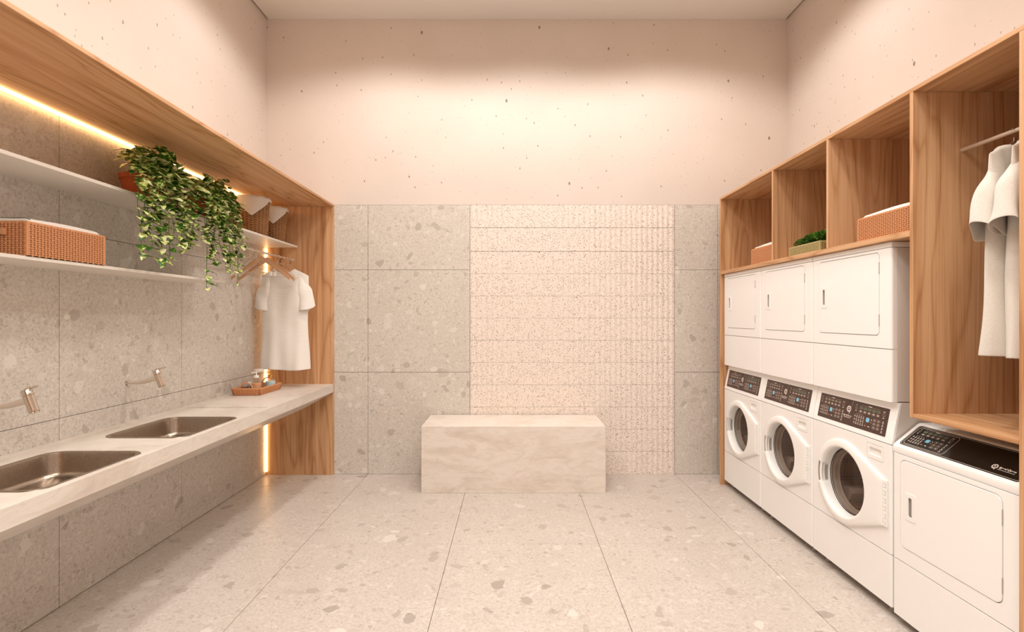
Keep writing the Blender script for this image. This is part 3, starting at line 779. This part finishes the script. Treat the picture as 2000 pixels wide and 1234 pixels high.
t = thing('cosmetic_jar', 'small slate grey jar behind the black jar in the rattan tray', 'jar', (-2.255, 4.40, CT+.0105))
b = new(); lathe(b, [(.024, 0), (.026, .003), (.026, .060), (.022, .066)], (-2.265, 4.40, z), 24, cap0=True, cap1=True); obj('jar_body', b, M['slate'], t)
b = new(); lathe(b, [(.017, .0662), (.017, .080), (.015, .082)], (-2.265, 4.40, z), 24, cap0=True, cap1=True); obj('lid', b, M['white2'], t)

# ------------------------------------------------------------------ bench
b = new(); box(b, -.795, .812, 4.446, 4.965, 0.0005, .5825, .0015, 1)
tag(obj('stone_bench', b, M['trav'], loc=(.008, 4.70, 0)), 'solid pale stone block bench standing against the back wall', 'bench')

# ------------------------------------------------------------------ right side cabinet
XF = 1.905
t = thing('laundry_cabinet', 'tall oak cabinet on the right framing the machines, with open cubbies and a hanging box', 'cabinet', (2.28, 3.3, 0))
def bd(name, mat, *q): 
    b = new(); box(b, *q, .0012, 1); return obj(name, b, mat, t)
bd('top_board', M['woody'], XF, XR-.001, 1.898, 4.691, ZT-.020, ZT)
bd('end_board', M['woodz'], XF, XR-.001, 4.670, 4.691, 0, ZT-.0201)
bd('end_board', M['woodz'], XF, XR-.001, 1.898, 1.9185, 0, ZT-.0201)
bd('shelf_board', M['woody'], XF, XR-.001, 2.4475, 4.6698, 1.9245, 1.953)
bd('divider', M['woodz'], XF, XR-.001, 3.728, 3.749, 1.9532, ZT-.0201)
bd('divider', M['woodz'], XF, XR-.001, 3.076, 3.097, 1.9532, ZT-.0201)
bd('hanging_box_side', M['woodz'], XF, XR-.001, 2.426, 2.447, 1.058, ZT-.0201)
bd('hanging_box_floor', M['woody'], XF, XR-.001, 1.9187, 2.4258, 1.058, 1.078)
bd('back_board', M['woodz'], XR-.012, XR-.002, 2.4475, 4.6698, 1.9532, ZT-.0201)
bd('back_board', M['woodz'], XR-.012, XR-.002, 1.9187, 2.4258, 1.0782, ZT-.0201)
woven_box('woven_basket', 'small orange woven basket in the farthest cubby of the oak cabinet', 1.925, 2.22, 3.765, 4.115, 1.9535, 2.079, M['wick'], 4, True, False, cell=(.0150, .0092))
woven_box('woven_basket', 'orange woven basket in the cubby beside the hanging box', 1.925, 2.25, 2.46, 2.850, 1.9535, 2.081, M['wick'], 4, True, False, cell=(.0150, .0092))
tp = woven_box('woven_planter', 'low olive woven planter with a small leafy bush in the middle cubby', 1.925, 2.12, 3.195, 3.555, 1.9535, 2.016, M['wick3'], 4, False, False, 'planter', (.016, .010))
b = new(); box(b, 1.938, 2.107, 3.208, 3.542, 1.99, 2.006); obj('soil', b, M['soil'], tp)
rnd = random.Random(4); b = new()
for i in range(2600):
    u = rnd.random(); y = 3.225+.30*rnd.random(); a = rnd.uniform(-1, 1)
    hgt = .088*(1-abs((y-3.33)/.22)**2.2*.55)*(1-abs(a)**2*.45)+.004*math.sin(y*60)
    p = Vector((2.022+a*.085, y, 2.006+hgt*u**.35))
    d = Vector((a+rnd.uniform(-.6, .6)-.25, rnd.uniform(-1, 1), rnd.uniform(.0, 1.1)))
    leaf(b, p, d, Vector((0, 0, 1)) if abs(d.z) < .9 else Vector((1, 0, 0)), rnd.uniform(.010, .016), rnd.uniform(.009, .013), .2, .3)
obj('foliage', b, M['bush'], tp, smooth=False, recalc=False)
# right rail and its shirts
R2X, R2Z = 2.139, 2.331
t = thing('clothes_rail', 'satin metal clothes rail inside the hanging box on the right, holding grey shirts', 'clothes rail', (R2X, 2.42, R2Z))
b = new(); tube(b, [(R2X, 1.919, R2Z), (R2X, 2.4258, R2Z)], .0095, 14); obj('rod', b, M['rod'], t)
def plain_hanger(label, x, y, z, rz):
    t = thing('metal_hanger', label, 'clothes hanger', (0, 0, 0), 'hangers inside the hanging box')
    b = new(); hook(b, 0, 0, 0, .021, .035, .0019); obj('hook', b, M['wire'], t)
    b = new(); tube(b, [(-.16, 0, -.125), (-.08, 0, -.088), (0, 0, -.044), (.08, 0, -.088), (.16, 0, -.125)], .004, 8); obj('shoulder_bar', b, M['wire'], t)
    t.location = (x, y, z); t.rotation_euler = (0, 0, rz)
plain_hanger('metal hanger carrying the farther grey shirt in the hanging box', R2X, 2.175, R2Z, .42)
plain_hanger('metal hanger carrying the nearer grey shirt in the hanging box', R2X, 2.078, R2Z, .42)
shirt('shirt', 'heather grey short-sleeved shirt in the hanging box, the farther and more visible one', R2X, 2.175, R2Z+.03, .42, M['cloth2'], .195, .885, 0, 8, sl=.285, sp=.05, sw=.98, slope=.045)
shirt('shirt', 'heather grey short-sleeved shirt in the hanging box, cut off by the near oak board', R2X, 2.078, R2Z+.03, .42, M['cloth2'], .195, .885, 0, 9, sl=.285, sp=.05, sw=.98, slope=.045)

# ------------------------------------------------------------------ machines
XM = 1.93; MW = .6855; DEP = .70
NX = Vector((-1, 0, 0)); UY = Vector((0, -1, 0)); UZ = Vector((0, 0, 1))
def P2(Yc):                # plate frame on a machine front: a runs to the viewer's right (towards -Y), b is world height
    return (XM, Yc, 0)
def front_plate(b, Yc, outer, holes, off=0, th=.012, bev=.003):
    plate(b, outer, holes, (XM-off, Yc, 0), UY, UZ, NX, th, bev)
def corners(b, Yc, w, z0, z1, r=.011):
    for sg in (-1, 1):
        prof = [(XM+r*(1-math.cos(math.radians(a))), Yc+sg*(w-r+r*math.sin(math.radians(a)))) for a in range(0, 91, 15)]+[(XM+.03, Yc+sg*w), (XM+.03, Yc+sg*(w-r))]
        t = new(); va = [t.verts.new((x, y, z0)) for x, y in prof]; vb = [t.verts.new((x, y, z1)) for x, y in prof]
        n = len(prof)
        for k in range(n): t.faces.new((va[k], va[(k+1) % n], vb[(k+1) % n], vb[k]))
        t.faces.new(va); t.faces.new(vb[::-1]); bmesh.ops.recalc_face_normals(t, faces=t.faces[:]); merge(b, t)
CR = .011
def pocket_door(parent, Yc, a0, a1, z0, z1, r, ha, hz):
    """flush door with a slotted grip plate; returns nothing"""
    b = new(); slot = rrect(ha-.011, ha+.011, hz-.046, hz+.046, .006, 4)
    front_plate(b, Yc, rrect(a0+.0013, a1-.0013, z0+.0013, z1-.0013, r, 8), [rrect(ha-.024, ha+.024, hz-.056, hz+.056, .004, 3)], .002, .014, .0022)
    d = obj('door', b, M['white'], parent, ang=40, wn=True)
    b = new(); plate(b, rrect(ha-.0245-.008, ha+.0245+.008, hz-.066, hz+.066, .007, 4), [slot], (XM-.0045, Yc, 0), UY, UZ, NX, .0040, .001)
    box(b, XM+.016, XM+.018, Yc-ha-.022, Yc-ha+.022, hz-.055, hz+.055)
    box(b, XM-.002, XM+.016, Yc-ha-.022, Yc-ha-.019, hz-.055, hz+.055); box(b, XM-.002, XM+.016, Yc-ha+.019, Yc-ha+.022, hz-.055, hz+.055)
    h = obj('handle', b, M['white2'], d, ang=40, wn=True)
    b = new(); box(b, XM+.004, XM+.0155, Yc-ha-.010, Yc-ha+.010, hz-.045, hz+.045, .002); obj('latch', b, M['grey'], d)
    for zz in (z1-.082, z0+.080):
        b = new(); box(b, XM-.0028, XM+.002, Yc-a1-.0022, Yc-a1+.0022, zz-.031, zz+.031, .0008, 1); obj('hinge', b, M['grey'], parent)
def make_dryer(Yc, label):
    t = thing('tumble_dryer', label, 'tumble dryer', (XM+.3, Yc, 1.102), 'white dryers stacked on the washers')
    w = MW/2-.0015
    b = new(); box(b, XM+.012, XM+DEP, Yc-w+.001, Yc+w-.001, 1.104, 1.893, .006, 2); obj('cabinet_body', b, M['side'], t)
    b = new(); box(b, XM, XM+.13, Yc-w, Yc+w, 1.8945, 1.9235, .008, 3); box(b, XM+.1, XM+DEP, Yc-w+.001, Yc+w-.001, 1.8945, 1.915, .003); obj('top_panel', b, M['white'], t)
    a0, a1, z0, z1 = -.2735, .2555, 1.440, 1.877
    b = new(); front_plate(b, Yc, rrect(-w+CR, w-CR, 1.3740, 1.8925, .0005, 1), [rrect(a0-.0015, a1+.0015, z0-.0015, z1+.0015, .026, 8)], 0, .03, .0008); corners(b, Yc, w, 1.374, 1.8925); obj('front_panel', b, M['white'], t, ang=40, wn=True)
    b = new(); front_plate(b, Yc, rrect(-w+CR, w-CR, 1.102, 1.3700, .0005, 1), [], 0, .04, .0008); corners(b, Yc, w, 1.104, 1.370); obj('lower_panel', b, M['white'], t, ang=40, wn=True)
    pocket_door(t, Yc, a0, a1, z0, z1, .024, a0+.055, 1.658)
    return t
YC = [2.596+MW/2+MW*k for k in range(3)]
dr = make_dryer(YC[0], 'white tumble dryer stacked nearest the camera, beside the hanging box')
dup(dr, (XM+.3, YC[1], 1.102), 'white tumble dryer in the middle of the three stacked ones')
dup(dr, (XM+.3, YC[2], 1.102), 'white tumble dryer stacked farthest from the camera, beside the oak end board')

# printed console helpers
def frame2(O, up, nrm):
    return Vector(O), UY, Vector(up).normalized(), Vector(nrm).normalized()
def text_bm(b, s, size, O, ax, ay, nrm, a, c, shear=0, off=0, align='LEFT'):
    cu = bpy.data.curves.new('txt', 'FONT'); cu.body = s; cu.size = size; cu.shear = shear; cu.offset = off; cu.align_x = align
    o = bpy.data.objects.new('txt', cu); COL.objects.link(o)
    dg = bpy.context.evaluated_depsgraph_get(); dg.update()
    me = bpy.data.meshes.new_from_object(o.evaluated_get(dg))
    tb = new(); tb.from_mesh(me)
    for v in tb.verts: v.co = O+ax*(a+v.co.x)+ay*(c+v.co.y)+nrm*.0012
    merge(b, tb); bpy.data.objects.remove(o); bpy.data.curves.remove(cu); bpy.data.meshes.remove(me)
def logo(b, O, ax, ay, nrm, a, c, r):
    plate(b, circ(a, c, r, 32), [circ(a, c, r*.62, 24)], O+nrm*.0012, ax, ay, nrm, .0003)
    plate(b, [(a-r*.12, c-r*.35), (a+r*.12, c-r*.35), (a+r*.75, c-r*1.25), (a+r*.35, c-r*1.25)], [], O+nrm*.0012, ax, ay, nrm, .0003)
    plate(b, circ(a-r*.02, c+r*.12, r*.26, 16), [], O+nrm*.0012, ax, ay, nrm, .0003)
def ring(b, O, ax, ay, nrm, a0, a1, c0, c1, r, th):
    plate(b, rrect(a0, a1, c0, c1, r, 4), [rrect(a0+th, a1-th, c0+th, c1-th, max(.0004, r-th), 4)], O+nrm*.0012, ax, ay, nrm, .0003)
def fill(b, O, ax, ay, nrm, a0, a1, c0, c1, r=None):
    plate(b, rrect(a0, a1, c0, c1, r or min(a1-a0, c1-c0)*.3, 2), [], O+nrm*.0011, ax, ay, nrm, .0003)
def button_group(B, O, ax, ay, nrm, a, c, s, rows_green=True, seed=1, sv=None):
    """B: dict of bmeshes by colour; (a, c) lower left corner, s = width of the group; height about .5 s"""
    rnd = random.Random(seed); F = (O, ax, ay, nrm); u = s/18.6; v = sv or u
    ring(B['dim'], *F, a+.2*u, a+1.2*u, c+9.0*v, c+11*v, .5*u, .18*u); fill(B['mark'], *F, a+.4*u, a+1.0*u, c+11.4*v, c+11.7*v); fill(B['mark'], *F, a+.3*u, a+1.1*u, c+8.2*v, c+8.5*v)
    ring(B['dim'], *F, a+16.6*u, a+17.8*u, c+8.6*v, c+10.8*v, .5*u, .2*u); fill(B['mark'], *F, a+16.6*u, a+17.8*u, c+11.2*v, c+11.5*v); fill(B['mark'], *F, a+16.7*u, a+17.7*u, c+7.8*v, c+8.1*v)
    fill(B['dim'], *F, a+3*u, a+15*u, c+11.8*v, c+11.95*v, .05*u); fill(B['mark'], *F, a+8*u, a+10*u, c+11.9*v, c+12.3*v)
    for i in range(5):
        a0 = a+(2.6+i*2.6)*u
        (fill if rows_green else ring)(B['green' if rows_green else 'dim'], *F, a0, a0+2.1*u, c+9.8*v, c+11.1*v, *(() if rows_green else (.5*u, .16*u)))
        if rows_green: ring(B['dim'], *F, a0, a0+2.1*u, c+9.8*v, c+11.1*v, .4*u, .14*u)
        fill(B['mark'], *F, a0+.7*u, a0+1.5*u, c+10.3*v, c+10.65*v)
        ring(B['dim'], *F, a0, a0+2.0*u, c+7.8*v, c+9.1*v, .5*u, .16*u); fill(B['mark'], *F, a0+.6*u, a0+1.5*u, c+8.2*v, c+8.7*v)
    for r_ in range(3):
        for i in range(5):
            a0 = a+(.2+i*1.35)*u; c0 = c+(1.0+r_*1.9)*v
            if i == 0: ring(B['dim'], *F, a0, a0+1.0*u, c0, c0+1.1*v, .3*u, .15*u); fill(B['mark'], *F, a0+.3*u, a0+.7*u, c0+.35*v, c0+.75*v)
            else: fill(B['mark'], *F, a0+.2*u, a0+.7*u, c0+.7*v, c0+1.2*v, .2*u); fill(B['mark'], *F, a0+.05*u, a0+.85*u, c0-.05*v, c0+.3*v, .1*u)
    fill(B['dim'], *F, a+1.5*u, a+5.5*u, c+6.6*v, c+6.8*v, .05*u)
    fill(B['cyan'], *F, a+7.7*u, a+9.7*u, c+3.6*v, c+6.0*v, .4*u)
    fill(B['mark'], *F, a+8.0*u, a+8.6*u, c+4.9*v, c+5.6*v); fill(B['mark'], *F, a+8.8*u, a+9.4*u, c+4.0*v, c+4.7*v)
    for q in (10.6, ): fill(B['mark'], *F, a+q*u, a+(q+.5)*u, c+5.0*v, c+5.6*v); fill(B['red'], *F, a+q*u, a+(q+.5)*u, c+3.6*v, c+4.2*v)
    fill(B['red'], *F, a+7.2*u, a+8.2*u, c+1.2*v, c+1.6*v); fill(B['mark'], *F, a+9.3*u, a+10.3*u, c+1.2*v, c+1.6*v)
    for r_ in range(3):
        for i in range(2):
            a0 = a+(11.8+i*2.3)*u; c0 = c+(.9+r_*2.0)*v
            ring(B['dim'], *F, a0, a0+1.8*u, c0, c0+1.4*v, .4*u, .15*u); fill(B['mark'], *F, a0+.6*u, a0+1.2*u, c0+.5*v, c0+.9*v)
    for r_ in range(4): fill(B['mark'], *F, a+17.2*u, a+17.7*u, c+(.6+r_*1.7)*v, c+(1.2+r_*1.7)*v); fill(B['mark'], *F, a+16.9*u, a+18*u, c+(.1+r_*1.7)*v, c+(.3+r_*1.7)*v, .08*u)
def NB(): return {k: new() for k in ('mark', 'dim', 'green', 'cyan', 'red')}
def flush_print(B, parent, mark='white_print'):
    for k, bm in B.items():
        if len(bm.verts): obj({'mark': mark, 'dim': 'button_outlines', 'green': 'green_buttons', 'cyan': 'lit_display', 'red': 'orange_print'}[k], bm, M[k], parent, smooth=False)
        else: bm.free()

def make_washer(Yc, label):
    t = thing('washing_machine', label, 'washing machine', (XM+.3, Yc, 0), 'white front-loading washers')
    w = MW/2-.0015; zb, zj_, zs, zt = .058, .324, .884, 1.1005
    # hollow cabinet
    b = new()
    box(b, XM+.030, XM+DEP, Yc-w+.001, Yc-w+.012, zb, zs-.001); box(b, XM+.030, XM+DEP, Yc+w-.012, Yc+w-.001, zb, zs-.001)
    box(b, XM+DEP-.01, XM+DEP, Yc-w+.012, Yc+w-.012, zb, zs); box(b, XM+.03, XM+DEP, Yc-w+.012, Yc+w-.012, zb, zb+.01)
    # upper part with the sloped front
    t2 = new(); prof = [(XM+.012, zs+.001), (XM+DEP, zs+.001), (XM+DEP, zt), (XM+.052, zt)]
    va = [t2.verts.new((px, Yc-w+.001, pz)) for px, pz in prof]; vb = [t2.verts.new((px, Yc+w-.001, pz)) for px, pz in prof]
    t2.faces.new(va); t2.faces.new(vb[::-1])
    for k in range(4): t2.faces.new((va[k], va[(k+1) % 4], vb[(k+1) % 4], vb[k]))
    merge(b, t2); obj('cabinet_body', b, M['side'], t, ang=40, wn=True)
    # feet
    for dx in (.06, .62):
        for dy in (-.27, .27):
            b = new(); lathe(b, [(.018, 0), (.02, .006), (.012, .012), (.012, zb)], (XM+dx, Yc+dy, 0), 14, cap0=True, cap1=True); obj('foot', b, M['grey'], t)
    # front: console, main panel with a round opening, kick panel
    dz, dxs = zt-zs, .042; ln = math.hypot(dz, dxs); up = Vector((dxs, 0, dz))/ln; nr = Vector((-dz, 0, dxs))/ln
    O = Vector((XM+.0005, Yc, zs+.001))
    b = new(); plate(b, rrect(-w, w, .001, ln-.0015, .004, 2), [], O, UY, up, nr, .012, .003); con = obj('console', b, M['white'], t, ang=40, wn=True)
    k0, k1 = .029, .176
    b = new(); plate(b, rrect(-.2975, .2885, k0, k1, .003, 2), [], O+nr*.001, UY, up, nr, .001); lab = obj('control_panel', b, M['brown'], con, 'dark brown printed control panel', smooth=False)
    B = NB(); button_group(B, O, UY, up, nr, -.284, k0+.014, .228, False, 1, .0098)
    flush_print(B, con); B = NB(); button_group(B, O, UY, up, nr, .030, k0+.012, .242, True, 2, .0100)
    flush_print(B, con); B = NB()
    logo(B['mark'], O, UY, up, nr, -.020, k0+.093, .018)
    text_bm(B['mark'], 'Speed Queen', .0125, O, UY, up, nr, -.0240, k0+.050, .25, .0005, 'CENTER')
    fill(B['mark'], O, UY, up, nr, -.052, .004, k0+.042, k0+.0445, .0004)
    flush_print(B, con, 'maker_logo')
    gc, gz, gr, ro = -.035, .579, .185, .243
    def rh(th): return .207
    b = new(); front_plate(b, Yc, rrect(-w+CR, w-CR, zj_+.002, zs-.002, .0005, 1), [[(gc+rh(2*PI*i/128)*math.cos(2*PI*i/128), gz+rh(2*PI*i/128)*math.sin(2*PI*i/128)) for i in range(128)], rrect(.160, .285, .776, .858, .008, 3)], 0, .03, .0008); corners(b, Yc, w, zj_+.002, zs-.002); obj('front_panel', b, M['white'], t, ang=40, wn=True)
    b = new(); front_plate(b, Yc, rrect(-w+CR, w-CR, zb, zj_-.002, .0005, 1), [], 0, .03, .0008); corners(b, Yc, w, zb, zj_-.002); obj('kick_panel', b, M['white'], t, ang=40, wn=True)
    # detergent drawer
    b = new(); front_plate(b, Yc, rrect(.1615, .2835, .7775, .8565, .007, 3), [rrect(.178, .270, .800, .838, .008, 4)], 0, .012, .0015)
    plate(b, rrect(.174, .274, .796, .842, .01, 4), [], (XM+.011, Yc, 0), UY, UZ, NX, .002); obj('detergent_drawer', b, M['white2'], t, ang=40, wn=True)
    # door: polar grid round the glass
    def rout(th):
        # outline: circle ro, run out to the hinge corners at (a=.295, z=.698/.4565)
        best = ro
        dx_, dz_ = math.cos(th), math.sin(th)
        if dx_ > -.35:
            # convex hull of circle and two hinge points
            best = ro
            for (hx, hz) in ((.295-gc, .698-gz), (.295-gc, .4565-gz)):
                d = math.hypot(hx, hz); al = math.acos(ro/d); ph0 = math.atan2(hz, hx)
                for sg in (1, -1):
                    tp_ = ph0+sg*al; T = (ro*math.cos(tp_), ro*math.sin(tp_))
                    if (hz > 0 and sg < 0) or (hz < 0 and sg > 0): continue
                    ex, ez = hx-T[0], hz-T[1]; den = dx_*ez-dz_*ex
                    if abs(den) > 1e-6:
                        rr = (T[0]*ez-T[1]*ex)/den; q = ((rr*dx_-T[0])*ex+(rr*dz_-T[1])*ez)/(ex*ex+ez*ez)
                        if 0 <= q <= 1 and rr > 0: best = max(best, rr)
            hx = .295-gc
            if dx_ > 0:
                rr = hx/dx_
                if .4565-gz <= rr*dz_ <= .698-gz: best = rr
        return best
    b = new(); n = 160; rows = []
    for i in range(n):
        th = 2*PI*i/n; R_ = rout(th); row = []
        notch = max(0, 1-(abs(((th-PI+PI) % (2*PI))-PI)/.33)**10) if math.cos(th) < 0 else 0
        prof = [(.1895, .050), (.190, .030), (.1915, .006), (.194, -.010), (.198, -.0165), (.203, -.019), (.209, -.0195)]
        for fr in (.0, .35, .8): prof.append((.211+(R_-.010-.211)*fr, -.0195+.003*fr))
        prof += [(R_-.010, -.0155), (R_-.003, -.013), (R_, -.008), (R_, -.0002)]
        for k, (r, h) in enumerate(prof):
            if notch > .5 and k >= 7: h = -.005; r = min(r, .242)
            if notch > .5 and 3 <= k <= 6: h = max(h, -.0125)
            if notch > .5 and k == 6: r = .2095
            if notch > .5 and k in (2,): r = .202
            row.append(b.verts.new((XM+h, Yc-(gc+r*math.cos(th)), gz+r*math.sin(th))))
        rows.append(row)
    for i in range(n):
        p, q = rows[i], rows[(i+1) % n]
        for k in range(len(p)-1): b.faces.new((p[k], q[k], q[k+1], p[k+1]))
    dd = obj('door', b, M['white2'], t, ang=40)
    cy = Yc-gc
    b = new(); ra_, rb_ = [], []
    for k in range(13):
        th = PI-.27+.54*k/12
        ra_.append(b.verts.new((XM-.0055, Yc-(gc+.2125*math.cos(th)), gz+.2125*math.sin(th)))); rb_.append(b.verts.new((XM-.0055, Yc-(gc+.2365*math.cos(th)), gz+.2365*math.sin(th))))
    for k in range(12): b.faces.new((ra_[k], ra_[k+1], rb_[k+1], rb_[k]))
    bmesh.ops.solidify(b, geom=b.faces[:], thickness=.0012); obj('door_grip_shade', b, M['gripshade'], dd, 'pale grey plate painting the shade in the outer grip recess')  # grey plate stands in for the shade on the notch floor
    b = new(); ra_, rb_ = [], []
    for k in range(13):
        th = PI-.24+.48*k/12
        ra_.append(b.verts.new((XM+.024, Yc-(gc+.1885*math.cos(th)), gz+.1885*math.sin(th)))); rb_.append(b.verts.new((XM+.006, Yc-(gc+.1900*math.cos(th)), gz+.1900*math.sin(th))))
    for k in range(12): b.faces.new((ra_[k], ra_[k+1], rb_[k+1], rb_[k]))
    bmesh.ops.solidify(b, geom=b.faces[:], thickness=.0008); obj('door_grip_shade', b, M['gripshade'], dd, 'pale grey plate painting the shade in the outer grip recess')  # same painted shade on the inner wall of the door ring
    b = new(); lathe(b, [(.1895, .040), (.187, .044), (.184, .042)], (XM, cy, gz), 64, 'x'); obj('seal_ring', b, M['dark'], dd)
    b = new(); lathe(b, [(.1893, .052), (.186, .058), (.184, .066), (.180, .068), (.178, .084), (.172, .088)], (XM, cy, gz), 64, 'x'); obj('glass_bezel', b, M['grey'], dd)
    b = new(); lathe(b, [(.188, .048), (.170, .043), (.130, .038), (.08, .035), (.03, .033), (.002, .033)], (XM, cy, gz), 64, 'x', cap1=True); 
    for f in b.faces:
        f.normal_update()
        if f.normal.x > 0: f.normal_flip()
    obj('door_glass', b, M['doorglass'], dd, 'round tinted glass of the door', recalc=False)
    b = new()
    box(b, XM-.012, XM-.0003, Yc-.320, Yc-.3155, .4565, .698, .001, 1)
    for k in range(12): box(b, XM-.014, XM-.0003, Yc-.3155 if k % 2 else Yc-.313, Yc-.296, .4575+k*.020, .4575+k*.020+.0185, .002, 1)
    obj('hinge', b, M['white2'], dd)
    # drum with a baffle
    b = new(); lathe(b, [(.174, .090), (.245, .100), (.262, .115), (.262, .52), (.24, .54), (.002, .545)], (XM, cy, gz), 64, 'x', cap1=True); dm = obj('drum', b, M['drum'], t, recalc=True)
    for ang in (-34, 86, 206):
        b = new(); a = math.radians(ang); c_, s_ = math.cos(a), math.sin(a)
        def q(r, tt, h): return (XM+h, cy+r*c_-tt*s_, gz+r*s_+tt*c_)
        pr = [(.26, -.05), (.225, -.038), (.195, -.016), (.19, 0), (.195, .016), (.225, .038), (.26, .05)]
        ra = [b.verts.new(q(r, tt, .15)) for r, tt in pr]; rb_ = [b.verts.new(q(r, tt, .50)) for r, tt in pr]
        for k in range(6): b.faces.new((ra[k], ra[k+1], rb_[k+1], rb_[k]))
        b.faces.new(ra)
        obj('baffle', b, M['baffle'], dm)
    return t
wa = make_washer(YC[0], 'white front-loading washer under the dryer beside the hanging box, nearest the camera')
dup(wa, (XM+.3, YC[1], 0), 'white front-loading washer in the middle of the three')
dup(wa, (XM+.3, YC[2], 0), 'white front-loading washer farthest away, beside the oak end board')

# single dryer with the sloped black console, nearest the camera
Yc = 2.2565; w = .3305; ZB = .045
t = thing('tumble_dryer', 'free-standing white dryer with a sloped black console, under the hanging box', 'tumble dryer', (XM+.3, Yc, 0))
b = new(); box(b, XM+.013, XM+DEP, Yc-w+.001, Yc+w-.001, ZB, .856, .003)
prof = [(XM+.004, .8565), (XM+.001, .864), (XM, .885), (XM+.004, .8945), (XM+.012, .902), (XM+.126, .9955), (XM+.134, 1.000), (XM+.15, 1.0015), (XM+DEP, 1.0015), (XM+DEP, .8565)]
t2 = new(); va = [t2.verts.new((px, Yc-w, pz)) for px, pz in prof]; vb = [t2.verts.new((px, Yc+w, pz)) for px, pz in prof]
t2.faces.new(va); t2.faces.new(vb[::-1])
for k in range(len(prof)): t2.faces.new((va[k], va[(k+1) % len(prof)], vb[(k+1) % len(prof)], vb[k]))
obj('cabinet_body', b, M['side'], t)
bmesh.ops.recalc_face_normals(t2, faces=t2.faces[:]); con = obj('console', t2, M['white'], t, ang=40, wn=True)
for dx in (.06, .62):
    for dy in (-.26, .26):
        b = new(); lathe(b, [(.018, 0), (.02, .006), (.012, .012), (.012, ZB)], (XM+dx, Yc+dy, 0), 14, cap0=True, cap1=True); obj('foot', b, M['grey'], t)
a0, a1, z0, z1 = -.281, .249, .400, .832
b = new(); front_plate(b, Yc, rrect(-w+CR, w-CR, .328, .8540, .0005, 1), [rrect(a0-.0015, a1+.0015, z0-.0015, z1+.0015, .034, 8)], 0, .03, .0008); corners(b, Yc, w, .328, .854); obj('front_panel', b, M['white'], t, ang=40, wn=True)
b = new(); front_plate(b, Yc, rrect(-w+CR, w-CR, ZB, .324, .0005, 1), [], 0, .03, .0008); corners(b, Yc, w, ZB, .324); obj('lower_panel', b, M['white'], t, ang=40, wn=True)
pocket_door(t, Yc, a0, a1, z0, z1, .032, a0+.066, .6125)
p0, p1 = Vector((XM+.012, Yc, .902)), Vector((XM+.126, Yc, .9955)); up = (p1-p0).normalized(); ln = (p1-p0).length; nr = Vector((-up.z, 0, up.x))
O = p0; c0, c1 = .000, .142
b = new(); plate(b, rrect(-.3085, .3015, c0, c1, .016, 6), [], O+nr*.001, UY, up, nr, .001); obj('control_panel', b, M['black'], con, 'glossy black printed control panel', smooth=False)
B = NB()
ring(B['mark'], O, UY, up, nr, -.3035, .2965, c0+.005, c1-.005, .012, .0013)
flush_print(B, con, 'border_line'); B = NB()
ring(B['mark'], O, UY, up, nr, -.295, -.062, c0+.012, c1-.012, .014, .0015)
button_group(B, O, UY, up, nr, -.284, c0+.021, .208, True, 5, .0085)
flush_print(B, con); B = NB()
logo(B['mark'], O, UY, up, nr, .172, c0+.040, .0125)
text_bm(B['mark'], 'Speed Queen', .0128, O, UY, up, nr, .190, c0+.037, .25, .0005)
fill(B['mark'], O, UY, up, nr, .190, .262, c0+.029, c0+.0306, .0004)
flush_print(B, con, 'maker_logo')
